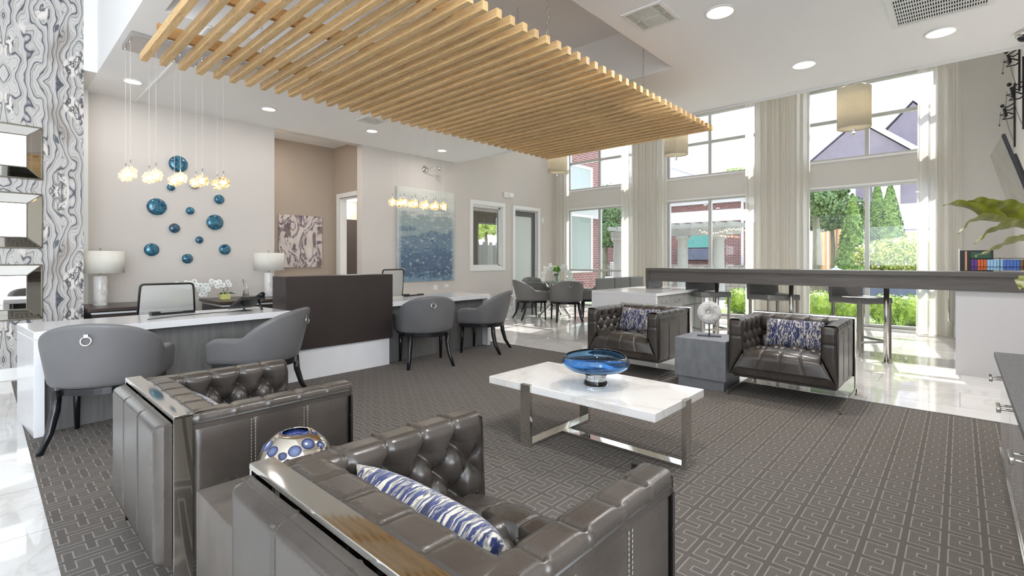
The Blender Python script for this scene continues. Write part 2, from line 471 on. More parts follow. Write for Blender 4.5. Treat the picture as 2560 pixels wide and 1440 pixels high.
def mk_brick(name, a, b, mortar, sc=1.0, bw=.21, rh=.075):
    s = N(name)
    t = s.n('ShaderNodeTexCoord'); sp = s.n('ShaderNodeSeparateXYZ'); s.t.links.new(t.outputs['Object'], sp.inputs[0])
    cb = s.n('ShaderNodeCombineXYZ'); s.put(cb.inputs[0], s.math('ADD', sp.outputs[0], sp.outputs[1])); s.put(cb.inputs[1], sp.outputs[2])
    k = s.n('ShaderNodeTexBrick', Scale=sc, Mortar__Size=.008, Brick__Width=bw, Row__Height=rh)
    s.put(k.inputs['Vector'], cb.outputs[0])
    k.inputs['Color1'].default_value = c4(a); k.inputs['Color2'].default_value = c4(b); k.inputs['Mortar'].default_value = c4(mortar)
    s.bsdf(Base__Color=k.outputs['Color'], Roughness=.9)
    return s.m
M['brick'] = mk_brick('red_brick', S(112, 70, 66), S(134, 88, 82), S(160, 150, 146))
M['stone'] = mk_brick('stacked_stone', S(120, 114, 104), S(164, 156, 142), S(84, 80, 74), 1, .34, .16)
def mk_crystal():
    s = N('faceted_crystal_glass')
    tr = s.n('ShaderNodeBsdfTransparent', Color=(1, .95, .86, 1))
    gl = s.n('ShaderNodeBsdfGlossy', Roughness=.05, Color=(1, .93, .82, 1))
    f = s.noise(s.vec(), 60, 2)
    mx = s.n('ShaderNodeMixShader', Fac=s.math('MULTIPLY_ADD', f, .9, -.05))
    s.t.links.new(tr.outputs[0], mx.inputs[1]); s.t.links.new(gl.outputs[0], mx.inputs[2])
    s.t.links.new(mx.outputs[0], s.out.inputs[0])
    return s.m
M['crystal'] = mk_crystal()
def mk_vase():
    s = N('mercury_glass_blue_spots')
    v = s.n('ShaderNodeTexVoronoi', Scale=21.0, Randomness=.45)
    s.t.links.new(s.vec(), v.inputs['Vector'])
    d = v.outputs['Distance']
    m = s.ramp(d, [(.44, (1, 1, 1)), (.47, (0, 0, 0))])
    blue = s.ramp(d, [(0, S(112, 122, 152)), (.3, S(78, 90, 128)), (.40, S(36, 44, 78))])
    col = s.mix(m, S(200, 192, 180), blue)
    met = s.ramp(d, [(.44, (.1, .1, .1)), (.47, (1, 1, 1))])
    s.bsdf(Base__Color=col, Roughness=.1, Metallic=met)
    return s.m
M['vase'] = mk_vase()
def mk_mesh():
    s = N('grey_chair_mesh')
    df = s.n('ShaderNodeBsdfDiffuse', Color=c4(S(196, 196, 192)))
    tr = s.n('ShaderNodeBsdfTransparent')
    mx = s.n('ShaderNodeMixShader', Fac=.22); s.t.links.new(df.outputs[0], mx.inputs[1]); s.t.links.new(tr.outputs[0], mx.inputs[2])
    s.t.links.new(mx.outputs[0], s.out.inputs[0])
    return s.m
M['mesh'] = mk_mesh()
M['frosted'] = plain('frosted_door_glass', S(206, 214, 208), .35)
M['blindglass'] = plain('window_with_blinds', S(150, 160, 156), .2)
M['cred_top'] = plain('dark_crosshatch_top', S(88, 88, 90), .5, noise=(14, .25, (1, 6, 1)), bump=(24, .35, (1, 8, 1)))
def mk_plantleaf():
    s = N('variegated_strap_leaf')
    f = s.noise(s.vec(scale=(3, 3, 3)), 6, 4)
    col = s.ramp(f, [(.3, S(112, 122, 30)), (.55, S(150, 156, 48)), (.75, S(176, 166, 74))])
    s.bsdf(Base__Color=col, Roughness=.4)
    return s.m
M['strapleaf'] = mk_plantleaf()

# ---------------------------------------------------------------- mesh builder
class MB:
    def __init__(s): s.v = []; s.f = []; s.sm = []; s.mi = []
    def add(s, vs, fs, smooth=False, mi=0):
        o = len(s.v)
        s.v += [tuple(p) for p in vs]
        for f in fs:
            s.f.append(tuple(i+o for i in f)); s.sm.append(smooth); s.mi.append(mi)
        return s
    def box(s, x0, x1, y0, y1, z0, z1, mi=0, m=None):
        vs = [(x, y, z) for z in (z0, z1) for y in (y0, y1) for x in (x0, x1)]
        if m: vs = [m @ Vector(p) for p in vs]
        return s.add(vs, [(0, 2, 3, 1), (4, 5, 7, 6), (0, 1, 5, 4), (2, 6, 7, 3), (0, 4, 6, 2), (1, 3, 7, 5)], False, mi)
    def tube(s, pts, r, n=10, cap=True, closed=False, mi=0):
        pts = [Vector(p) for p in pts]; rs = r if isinstance(r, (list, tuple)) else [r]*len(pts)
        rings = []
        L = len(pts); up = None
        for i, p in enumerate(pts):
            a = pts[i-1] if (i > 0 or closed) else p
            b = pts[(i+1) % L] if (i < L-1 or closed) else p
            t = (b-a).normalized()
            if up is None: up = Vector((0, 0, 1)) if abs(t.z) < .9 else Vector((1, 0, 0))
            x = t.cross(up).normalized(); up = x.cross(t).normalized()
            rings.append([p+(x*cos(2*PI*k/n)+up*sin(2*PI*k/n))*rs[i] for k in range(n)])
        vs = [q for g in rings for q in g]; fs = []
        for i in range(L if closed else L-1):
            j = (i+1) % L
            for k in range(n):
                fs.append((i*n+k, i*n+(k+1) % n, j*n+(k+1) % n, j*n+k))
        if cap and not closed:
            fs.append(tuple(range(n-1, -1, -1))); fs.append(tuple((L-1)*n+k for k in range(n)))
        return s.add(vs, fs, True, mi)
    def lathe(s, prof, n=40, c=(0, 0, 0), sx=1, sy=1, mi=0, closed=False):
        vs = []; fs = []; L = len(prof)
        for r, z in prof:
            for k in range(n): vs.append((c[0]+r*sx*cos(2*PI*k/n), c[1]+r*sy*sin(2*PI*k/n), c[2]+z))
        for i in range(L if closed else L-1):
            j = (i+1) % L
            for k in range(n):
                fs.append((i*n+k, i*n+(k+1) % n, j*n+(k+1) % n, j*n+k))
        if not closed:
            if prof[0][0] > 1e-5: fs.append(tuple(range(n-1, -1, -1)))
            if prof[-1][0] > 1e-5: fs.append(tuple((L-1)*n+k for k in range(n)))
        return s.add(vs, fs, True, mi)
    def ball(s, c, r, n=16, m=10, sc=(1, 1, 1), smooth=True, mi=0, jit=0):
        vs = []; fs = []
        for i in range(m+1):
            a = PI*i/m
            for k in range(n):
                b = 2*PI*k/n
                q = 1+(random.uniform(-jit, jit) if jit else 0)
                vs.append((c[0]+r*q*sc[0]*sin(a)*cos(b), c[1]+r*q*sc[1]*sin(a)*sin(b), c[2]+r*q*sc[2]*cos(a)))
        for i in range(m):
            for k in range(n):
                fs.append((i*n+k, (i+1)*n+k, (i+1)*n+(k+1) % n, i*n+(k+1) % n))
        return s.add(vs, fs, smooth, mi)
    def grid(s, fn, nu, nv, smooth=True, mi=0, closeu=False):
        vs = [fn(i, j) for j in range(nv) for i in range(nu)]; fs = []
        for j in range(nv-1):
            for i in range(nu if closeu else nu-1):
                k = (i+1) % nu
                fs.append((j*nu+i, j*nu+k, (j+1)*nu+k, (j+1)*nu+i))
        return s.add(vs, fs, smooth, mi)
    def prism(s, poly, z0, z1, mi=0, axis='z'):
        n = len(poly)
        def P(a, b, z): return {'z': (a, b, z), 'y': (a, z, b), 'x': (z, a, b)}[axis]
        vs = [P(a, b, z0) for a, b in poly]+[P(a, b, z1) for a, b in poly]
        fs = [tuple(range(n-1, -1, -1)), tuple(range(n, 2*n))]+[(i, (i+1) % n, n+(i+1) % n, n+i) for i in range(n)]
        return s.add(vs, fs, False, mi)
    def build(s, name, mat, parent=None, bev=0, seg=2, sub=0, loc=None, norm=True):
        me = bpy.data.meshes.new(name)
        me.from_pydata(s.v, [], s.f)
        for p, a, b in zip(me.polygons, s.sm, s.mi): p.use_smooth = a; p.material_index = b
        for m in (mat if isinstance(mat, list) else [mat]): me.materials.append(m)
        bm = bmesh.new(); bm.from_mesh(me)
        bmesh.ops.remove_doubles(bm, verts=bm.verts, dist=1e-5)
        if norm: bmesh.ops.recalc_face_normals(bm, faces=bm.faces)
        bm.to_mesh(me); bm.free()
        o = bpy.data.objects.new(name, me); C.objects.link(o)
        if parent: o.parent = parent
        if loc: o.location = loc
        if bev:
            b = o.modifiers.new('bevel', 'BEVEL'); b.width = bev; b.segments = seg; b.limit_method = 'ANGLE'; b.angle_limit = R(40)
            for p in me.polygons: p.use_smooth = True
            wn = o.modifiers.new('wn', 'WEIGHTED_NORMAL'); wn.keep_sharp = False
        if sub:
            q = o.modifiers.new('sub', 'SUBSURF'); q.levels = sub; q.render_levels = sub
        return o
def tag(o, label, cat, group=None, kind=None):
    o['label'] = label; o['category'] = cat
    if group: o['group'] = group
    if kind: o['kind'] = kind
    return o
def thing(name, label, cat, loc=(0, 0, 0), rz=0, group=None):
    o = bpy.data.objects.new(name, None); C.objects.link(o)
    o.empty_display_size = .1
    o.location = loc; o.rotation_euler = (0, 0, rz)
    return tag(o, label, cat, group)
def struct(o):
    o['kind'] = 'structure'; return o
def sempty(name, loc=(0, 0, 0)):
    o = bpy.data.objects.new(name, None); C.objects.link(o); o.location = loc; o['kind'] = 'structure'; return o
def copy_tree(o, parent=None):
    c = o.copy(); C.objects.link(c); c.parent = parent
    for ch in list(o.children): copy_tree(ch, c)
    return c
def dup(o, label, loc, rz=0, scale=None):
    c = copy_tree(o); c['label'] = label; c.location = loc; c.rotation_euler = (0, 0, rz)
    if scale: c.scale = scale
    return c
def bx(*a): return MB().box(*a)

# ================================================================ SETTING
def wall_boxes(mb, axis, p0, p1, u0, u1, z0, z1, holes=()):
    """wall slab p0..p1 across its thickness; holes = (ua, ub, za, zb)"""
    cuts = sorted(set([u0, u1]+[h[0] for h in holes]+[h[1] for h in holes]))
    for a, b in zip(cuts, cuts[1:]):
        mid = (a+b)/2
        hs = sorted([h for h in holes if h[0] < mid < h[1]], key=lambda h: h[2])
        z = z0
        for h in hs+[(0, 0, z1, z1)]:
            if h[2] > z+1e-6:
                if axis == 'x': mb.box(p0, p1, a, b, z, h[2])
                else: mb.box(a, b, p0, p1, z, h[2])
            z = h[3]
    return mb
struct(bx(5.15, 10.65, -5, 8.15, -.06, 0).build('floor', M['floor']))
struct(bx(-4, .212, -5, 7.1, -.06, 0).build('floor', M['floor2']))
struct(bx(.212, 5.15, 7.02, 8.15, -.06, 0).build('floor', M['floor']))
struct(bx(3.0, 7.05, 8.15, 11.5, -.06, 0).build('floor', M['floor']))
tag(bx(.212, 5.15, -5, 7.02, -.05, .003).build('carpet', M['carpet']), 'grey and taupe inset carpet with a light interlocking key line pattern', 'carpet')
tag(MB().box(5.143, 5.165, -5, 8, -.01, .007).build('carpet_edge_strip', M['steel']), 'thin metal strip between the patterned carpet and the marble tiles by the armchairs', 'edge strip')

XE, ZC = 6.86, 3.31
mb = MB()
TX0, TX1, TY0, TY1 = 1.05, 5.10, 2.30, 4.92
mb.box(.885, XE, -5, TY0, ZC, 3.5).box(.885, XE, TY1, 8.0, ZC, 3.5).box(.885, TX0, TY0, TY1, ZC, 3.5).box(TX1, XE, TY0, TY1, ZC, 3.5)
mb.box(TX0-.05, TX1+.05, TY0-.05, TY0, 3.5, 3.9).box(TX0-.05, TX1+.05, TY1, TY1+.05, 3.5, 3.9).box(TX0-.05, TX0, TY0, TY1, 3.5, 3.9).box(TX1, TX1+.05, TY0, TY1, 3.5, 3.9)
mb.box(TX0-.05, TX1+.05, TY0-.05, TY1+.05, 3.9, 3.96)
mb.box(.885, .93, -5, 8, 3.5, 4.8).box(XE-.05, XE, -5, 8, 3.5, 5.0)
struct(mb.build('ceiling', M['ceil']))
struct(bx(-4, .885, -5, 7.1, 4.8, 4.9).build('ceiling', M['ceil']))
struct(bx(XE-.05, 10.65, -.75, 8.15, 5.0, 5.1).build('ceiling', M['ceil']))
struct(bx(3.0, 4.9, 8.15, 9.6, 3.5, 3.6).build('ceiling', M['ceil']))
struct(MB().box(XE, XE+.025, -.6, 8, 3.285, 3.36).build('trim_1', M['trim']))
struct(MB().box(1.375, 1.40, 4.95, 7.99, 3.297, 3.312).build('trim_2', M['ceil']))

# back wall with hall opening, interior window and door
IW = (7.42, 8.38, 1.06, 2.48); DR = (8.82, 9.69, 0, 2.46); HO = (3.153, 4.69, 0, 3.31)
struct(wall_boxes(MB(), 'y', 8.0, 8.165, .77, 10.65, 0, 5.0, [IW, DR, HO]).build('wall_back', M['wall']))
struct(bx(.77, .90, 7.90, 8.0, 0, ZC).build('trim_3', M['trim']))
struct(MB().box(.70, .77, 7.161, 8.165, 0, 4.8).box(-4, .70, 7.16, 7.2, 0, 4.8).box(.77, .885, 7.1, 8.0, 3.31, 4.8).build('wall_left', M['wall_white']))
struct(bx(-4, .77, 7.1, 7.16, 0, 4.8).build('wall_marble', M['agate']))
struct(bx(-4, .775, 7.07, 7.1, 0, .125).build('baseboard_left', M['trim'], bev=.008))
struct(MB().box(4.69, 8.72, 7.982, 8.0, 0, .11).box(9.79, 10.4, 7.982, 8.0, 0, .11).build('baseboard_back', M['trim'], bev=.004))
# windows wall
WINS = [(5.73, 7.63), (2.99, 4.88), (.27, 2.14)]
holes = []
for a, b in WINS: holes += [(a, b, .05, 2.55), (a, b, 3.02, 4.38)]
struct(wall_boxes(MB(), 'x', 10.5, 10.65, -.75, 8.165, 0, 5.0, holes).build('wall_windows', M['wall_bay']))
struct(bx(1.0, 10.5, -.75, -.6, .004, 5.0).build('wall_right', M['wall_white']))
for n, (a, b) in enumerate(WINS, 1):
    W = sempty('window_%d' % n, (10.5, a, 0)); L = b-a
    m = MB(); fr = .05
    for z0, z1 in ((.05, 2.55), (3.02, 4.38)):
        m.box(.03, .11, 0, fr, z0, z1).box(.03, .11, L-fr, L, z0, z1).box(.03, .11, fr, L-fr, z0, z0+fr).box(.03, .11, fr, L-fr, z1-fr, z1)
        m.box(.03, .11, L/2-.03, L/2+.03, z0+fr, z1-fr)
    m.box(.035, .105, fr, L-fr, .93, .985).box(.035, .105, fr, L-fr, 3.72, 3.775)
    o = m.build('window_frame', M['alu'], W)
    s_ = MB().box(-.015, .03, -.0, L, 2.53, 2.565).box(-.02, .03, 0, L, 3.0, 3.035).box(-.02, .03, 0, L, .0, .05).build('window_sill', M['trim'], W)
    for z0, z1, zm in ((.1, 2.5, .955), (3.07, 4.33, 3.747)):
        for y0, y1 in ((fr, L/2-.03), (L/2+.03, L-fr)):
            bx(.065, .071, y0, y1, z0, zm-.028).build('glass_pane', M['glass_pane'], W)
            bx(.065, .071, y0, y1, zm+.028, z1).build('glass_pane', M['glass_pane'], W)
# unseen sides of the lobby behind the camera: walls with tall window openings
struct(wall_boxes(MB(), 'x', -4.15, -4, -5, 7.2, 0, 4.8, [(-4.6, -.5, .5, 3.4), (1, 3, .9, 2.6), (4.4, 6.0, .9, 2.6)]).build('wall_entrance', M['wall_white']))
struct(wall_boxes(MB(), 'y', -5.15, -5, -4.15, 6.86, 0, 4.8, [(-3.6, -.3, .1, 4.4), (0.2, 3.1, .1, 3.15), (3.4, 6.5, .1, 3.15)]).build('wall_rear', M['wall_white']))
struct(bx(6.7, 6.86, -5, -.75, 0, 3.5).build('wall_side', M['wall_white']))

# interior window
W = sempty('window_4', (0, 8.0, 0))
x0, x1, z0, z1 = IW; cz = .085
m = MB()
m.box(x0-cz, x1+cz, -.02, 0, z1, z1+cz).box(x0-cz, x1+cz, -.02, 0, z0-cz, z0).box(x0-cz, x0, -.02, 0, z0, z1).box(x1, x1+cz, -.02, 0, z0, z1)
m.box(x0, x0+.02, 0, .165, z0, z1).box(x1-.02, x1, 0, .165, z0, z1).box(x0, x1, 0, .165, z0, z0+.02).box(x0, x1, 0, .165, z1-.02, z1)
m.box(x0+.02, x0+.06, .06, .10, z0, z1).box(x1-.06, x1-.02, .06, .10, z0, z1).box(x0+.02, x1-.02, .06, .10, z1-.06, z1-.02).box(x0+.02, x1-.02, .06, .10, z0+.02, z0+.05)
m.build('window_casing', M['trim'], W)
bx(x0+.06, x1-.06, .078, .084, z0+.05, z1-.06).build('glass_pane', M['glass_pane'], W)
bx(x0+.06, x1-.06, .11, .13, z1-.14, z1-.02).build('roller_blind', M['plastic_white'], W)
# door in back wall
D = sempty('door_1', (0, 8.0, 0))
x0, x1, _, z1 = DR
m = MB().box(x0-.09, x0, -.02, 0, 0, z1+.09).box(x1, x1+.09, -.02, 0, 0, z1+.09).box(x0, x1, -.02, 0, z1, z1+.09)
m.box(x0, x0+.025, 0, .165, 0, z1).box(x1-.025, x1, 0, .165, 0, z1).box(x0, x1, 0, .165, z1-.025, z1).build('door_casing', M['trim'], D, bev=.004)
m = MB().box(x0+.027, x0+.10, .07, .11, .01, z1-.03).box(x1-.145, x1-.027, .07, .11, .01, z1-.03).box(x0+.10, x1-.145, .07, .11, z1-.15, z1-.03).box(x0+.10, x1-.145, .07, .11, .01, .25)
m.build('door_frame', plain('charcoal_door_paint', S(98, 98, 96), .45), D)
bx(x0+.10, x1-.145, .085, .095, .25, z1-.15).build('frosted_glass', M['frosted'], D)
h = MB().tube([(x1-.085, .07, 1.0), (x1-.085, .02, 1.0)], .012).ball((x1-.085, .01, 1.0), .03).build('door_knob', M['chrome'], D)
# hall behind reception
struct(bx(3.0, 5.1, 9.44, 9.6, 0, 3.6).build('wall_hall_back', M['wall_tan']))
struct(wall_boxes(MB(), 'x', 4.9, 5.05, 8.165, 9.44, 0, 3.6, [(8.30, 9.22, 0, 2.46)]).build('wall_hall_right', M['wall_tan']))
struct(bx(3.0, 3.15, 8.165, 9.44, 0, 3.6).build('wall_hall_left', M['wall_tan']))
struct(MB().box(4.69, 4.9, 8.165, 8.18, 0, 3.5).build('wall_hall_return', M['wall_tan']))
D = sempty('door_2', (4.9, 0, 0))
y0, y1, z1 = 8.30, 9.22, 2.46
MB().box(-.02, 0, y0-.09, y0, 0, z1+.09).box(-.02, 0, y1, y1+.09, 0, z1+.09).box(-.02, 0, y0, y1, z1, z1+.09).box(0, .15, y0, y0+.02, 0, z1).box(0, .15, y1-.02, y1, 0, z1).box(0, .15, y0, y1, z1-.02, z1).build('door_casing', M['trim'], D, bev=.004)
# small room beyond the hall door
struct(MB().box(7.0, 7.1, 8.165, 11.5, 0, 3.4).box(5.05, 7.1, 11.5, 11.6, 0, 3.4).build('wall_side_room', M['wall_tan']))
struct(bx(5.05, 7.1, 8.165, 11.6, 2.75, 2.85).build('ceiling', M['ceil']))
t = thing('ceiling_light_panel', 'bright ceiling panel glimpsed at the top of the open hall doorway', 'ceiling light', (6.05, 10.6, 2.75))
bx(-.55, .55, -.9, .9, -.03, 0).build('frame', M['trim'], t)
bx(-.5, .5, -.85, .85, -.035, -.03).build('diffuser', emit('panel_light', (1, .97, .92), 5), t)
o = bx(6.05, 6.95, 11.44, 11.498, .02, 2.25).build('wood_door', M['espresso']); o.name = 'door_3'; struct(o)
# office beyond the interior window
struct(wall_boxes(MB(), 'y', 12, 12.15, 7.1, 14.5, 0, 4, [(11.35, 12.8, .85, 2.5)]).build('wall_office', M['wall_tan']))
struct(MB().box(14.35, 14.5, 9.165, 12, 0, 4).build('wall_office_end', M['wall_tan']))
struct(bx(7.1, 14.5, 8.165, 12, 3.0, 3.1).build('ceiling', M['ceil']))
struct(bx(7.1, 14.35, 8.165, 12, -.06, 0).build('floor', M['floor']))
W = sempty('window_5', (0, 12, 0))
MB().box(11.35, 12.8, .0, .05, .85, .90).box(11.35, 12.8, 0, .05, 2.45, 2.5).box(11.35, 11.4, 0, .05, .85, 2.5).box(12.75, 12.8, 0, .05, .85, 2.5).build('window_frame', M['trim'], W)

# ---------------------------------------------------------------- curtains
def curtain(y0, y1, X, label, ph, flare=0):
    n = int((y1-y0)/.012)+2; nz = 14; ztop = 4.95
    def fn(i, j):
        u = i/(n-1); t = j/(nz-1)
        z = .02+(ztop-.02)*t
        amp = .035+.02*(1-t)
        k = (y1-y0)/.13
        y = y0+(y1-y0)*(u+(1-t)*flare*(u-.5)*.5)
        x = X+amp*sin(2*PI*k*u+ph)+.012*sin(2*PI*k*2.3*u+ph*2+t)
        return (x, y, z)
    o = MB().grid(fn, n, nz).build('sheer_curtain', M['curtain'], norm=False)
    h = MB().grid(lambda i, j: (fn(i, 0)[0]-.004, fn(i, 0)[1], .02+.12*j), n, 2).build('hem', M['curtain'], o, norm=False)
    return tag(o, label, 'curtain', 'sheer curtains along the window wall')
curtain(7.46, 7.93, 10.3, 'sheer cream curtain in the far corner beside the frosted door', .3, -.1)
curtain(5.36, 5.93, 10.3, 'sheer cream curtain panel right of the window behind the round glass table', 1.1, -.05)
curtain(4.78, 5.33, 10.27, 'sheer cream curtain panel left of the middle window, next to the banquette backs', 2.2, -.05)
curtain(2.60, 3.16, 10.3, 'sheer cream curtain panel at the right side of the middle window', .9, -.05)
curtain(2.02, 2.57, 10.27, 'sheer cream curtain panel at the left side of the right window', 2.9, -.05)
curtain(0.0, .50, 10.3, 'sheer cream curtain at the far right beside the kitchenette', 1.7, .25)

# ================================================================ OUTDOORS
struct(bx(10.65, 60, -30, 40, -.3, -.12).build('ground', M['stonepave']))
tag(bx(10.66, 13.2, -6, 8.9, -.12, -.06).build('lawn', M['grass']), 'narrow planted lawn strip right outside the tall windows', 'lawn', kind='stuff')
def leaves(n, fn, size, mb=None):
    mb = mb or MB()
    for _ in range(n):
        c, nrm = fn()
        c = Vector(c); a = Vector((random.gauss(0, 1), random.gauss(0, 1), random.gauss(0, 1))).normalized()
        nrm = (Vector(nrm)+.7*a).normalized()
        x = nrm.cross(a).normalized(); y = nrm.cross(x)
        s = size*random.uniform(.6, 1.3)
        mb.add([c-x*s-y*s*.6, c+x*s-y*s*.6, c+x*s*.7+y*s, c-x*s*.7+y*s], [(0, 1, 2, 3)])
    return mb
def ell(c, r):
    def f():
        d = Vector((random.gauss(0, 1), random.gauss(0, 1), random.gauss(0, 1))).normalized()
        k = random.uniform(.8, 1.03)
        return (c[0]+d.x*r[0]*k, c[1]+d.y*r[1]*k, c[2]+d.z*r[2]*k), d
    return f
def boxwood(x, y, r, label):
    t = thing('boxwood_shrub', label, 'shrub', (x, y, -.08), 0, 'clipped shrubs outside the windows')
    mb = MB().ball((0, 0, r*.92), r*.86, 14, 10, jit=.04)
    leaves(1500, ell((0, 0, r*.95), (r, r, r*.95)), .015, mb).build('foliage', M['box_foliage'], t, norm=False)
    MB().tube([(0, 0, 0), (0, 0, r*.4)], .02, 6).build('stem', M['bark'], t)
    return t
for i, (px, r, lab) in enumerate([(1848, .33, 'round green shrub outside, seen between the first two bar stools'), (1908, .27, 'small round green shrub outside just behind the middle bar stool'),
                           (2050, .34, 'round clipped shrub outside the left pane of the right window, low by the glass'), (2122, .31, 'round clipped shrub outside, half hidden by the third bar stool back'),
                           (2215, .33, 'bright round shrub outside, right of the third bar stool leg post'), (2275, .33, 'bright round shrub outside beside the far right curtain'),
                           (2338, .33, 'round green shrub outside, showing dimly behind the far right curtain')]):
    p = atx(px, 700, 12.3); boxwood(p.x, p.y, r, lab)
def tuft(px, X, label, h=.35, n=26):
    p = atx(px, 700, X)
    mb = MB()
    for k in range(n):
        a = random.uniform(0, 2*PI); l = random.uniform(.6, 1)*h; o = random.uniform(.02, .10)
        b = Vector((cos(a)*o*.4, sin(a)*o*.4, 0)); t1 = b+Vector((cos(a)*o, sin(a)*o, l*.6)); t2 = b+Vector((cos(a)*o*2.2, sin(a)*o*2.2, l))
        q = Vector((-sin(a), cos(a), 0))*.006
        mb.add([b-q, b+q, t1+q, t1-q, t2], [(0, 1, 2, 3), (3, 2, 4)])
    o = mb.build('ornamental_grass', M['box_foliage'], norm=False); o.location = (p.x, p.y, -.08)
    tag(o, label, 'grass plant', 'grass clumps outside the windows')
for px, X, lab in [(1880, 11.3, 'light green grass clump outside behind the middle bar stool legs'), (2070, 11.2, 'grass clump against the glass left of the third bar stool'), (2110, 11.4, 'grass clump against the glass behind the third bar stool seat'),
                   (2200, 11.2, 'grass clump against the right pane, left of the last post'), (2250, 11.3, 'grass clump against the right pane, right of the last post'), (1540, 11.3, 'grass clump seen under the dining chair by the left window')]:
    tuft(px, X, lab)
def arborvitae(px, top, X, wid, label, z0=-.1):
    p = atx(px, top, X); H = p.z-z0
    t = thing('arborvitae_tree', label, 'tree', (p.x, p.y, z0), 0, 'conical evergreens in the garden')
    def f():
        u = random.random()**.8; a = random.uniform(0, 2*PI)
        rr = wid*(1-u)**.75*random.uniform(.85, 1.05)*(1 if u > .08 else .8)
        return (cos(a)*rr, sin(a)*rr, .15+u*(H-.15)), (cos(a), sin(a), .4)
    mb = MB().lathe([(wid*.5, .12), (wid*.84, .3), (wid*.70, H*.35), (wid*.42, H*.65), (.02, H*.97)], 16)
    leaves(6500, f, .032, mb).build('foliage', M['cedar_green'], t, norm=False)
    MB().tube([(0, 0, 0), (0, 0, .3)], .06, 8).build('trunk', M['bark'], t)
arborvitae(2131, 486, 19, .62, 'tall conical evergreen in the left pane of the right window')
arborvitae(2166, 500, 20.5, .42, 'slim pale conical evergreen just left of the right window mullion')
arborvitae(2193, 452, 21.5, .60, 'tall conical evergreen just right of the right window mullion')
arborvitae(2226, 458, 20.0, .66, 'broad conical evergreen, rightmost of the garden evergreens')
def tree(px, X, ztop, zc, rad, label, trunk_r=.12, n=7000, mat='dark_foliage', size=.05):
    p = atx(px, 640, X)
    t = thing('deciduous_tree', label, 'tree', (p.x, p.y, -.12), 0, 'leafy trees in the garden')
    MB().tube([(0, 0, 0), (.05, 0, ztop*.4), (0, .08, ztop*.8)], [trunk_r, trunk_r*.8, trunk_r*.4], 10).build('trunk', M['bark'], t)
    mb = MB()
    for k in range(6):
        a = k*1.05+random.random(); c = (cos(a)*rad*.45, sin(a)*rad*.45, zc+random.uniform(-.35, .35)*rad)
        mb.ball(c, rad*.5, 10, 7, jit=.1)
        leaves(n//6, ell(c, (rad*.62, rad*.62, rad*.55)), size, mb)
    mb.build('crown', M[mat], t, norm=False)
tree(2042, 17.0, 4.6, 3.3, .0001+.75, 'leafy tree with pale straight trunk at the left edge of the right window', .14)
tree(2082, 21.0, 4.6, 3.0, 1.0, 'dark leafy tree behind the conical evergreen in the right window', .09)
tree(1535, 30.0, 8.0, 4.6, 2.5, 'dense leafy tree filling the right pane of the left window', .18, 9000)
tree(1512, 20.0, 4.6, 3.0, 1.2, 'dark leafy tree beside the brick wing in the left window', .14, 8000)
tree(1880, 31.0, 7.5, 5.6, 1.9, 'light green tree above the pavilion roof in the middle window', .2, 7000, 'box_foliage')
tree(1215, 19.0, 4.6, 3.4, 1.5, 'green tree seen through the interior window and the office beyond', .14, 4000, 'box_foliage')
# flowering bush in its planter
p = atx(2236, 668, 15.5)
t = thing('planter_box', 'long slate-grey planter outside the right pane of the right window', 'planter', (p.x, p.y, -.12))
MB().box(-.35, .35, -1.1, .95, 0, 1.02).build('box', M['planter'], t, bev=.02)
MB().box(-.3, .3, -1.05, .9, 1.0, 1.04).build('soil', M['bark'], t)
f = thing('flowering_bush', 'yellow-green flowering bush with pink and white blossoms in the slate planter', 'bush', (p.x, p.y, .9))
mb = MB().ball((0, -.1, .42), .5, 16, 10, (.7, 1.6, .8), jit=.08)
leaves(6000, ell((0, -.1, .42), (.45, .95, .45)), .022, mb).build('foliage', M['flower_foliage'], f, norm=False)
mb = MB(); g = ell((0, -.1, .42), (.48, .98, .48))
for k in range(90):
    c, nn = g(); mb.ball(c, random.uniform(.018, .035), 6, 4)
mb.build('blossoms', M['pinkbloom'], f)['kind'] = 'stuff'
# cedar fence and deck
def fence(y0, y1, X, z0, z1, label):
    t = thing('cedar_fence', label, 'fence', (X, y0, z0))
    L = y1-y0; m = MB(); y = 0
    while y < L: m.box(0, .03, y, y+.09, 0, z1-z0-.08); y += .16
    m.build('board_panel', M['cedar'], t)
    MB().box(-.03, .07, 0, L, z1-z0-.08, z1-z0).build('top_rail', M['cedar'], t)
    k = 0
    while k <= L+.01:
        MB().box(-.04, .06, k-.05, k+.05, -.1, z1-z0+.02).build('post', M['cedar'], t); k += L/3
pa, pb = atx(2100, 600, 25), atx(2042, 600, 25)
fence(pa.y, pb.y, 25, .0, 2.6, 'new cedar wood fence behind the left garden tree in the right window')
pa, pb = atx(2300, 600, 24), atx(2146, 600, 24)
fence(pa.y, pb.y, 24.2, .0, 2.3, 'long new cedar wood fence behind the evergreens and the flowering bush')
tag(bx(21.9, 23.2, 2.0, 6.6, -.12, .42).build('stone_terrace', M['stone'], bev=.02), 'low stacked stone terrace wall at the foot of the evergreens', 'wall')
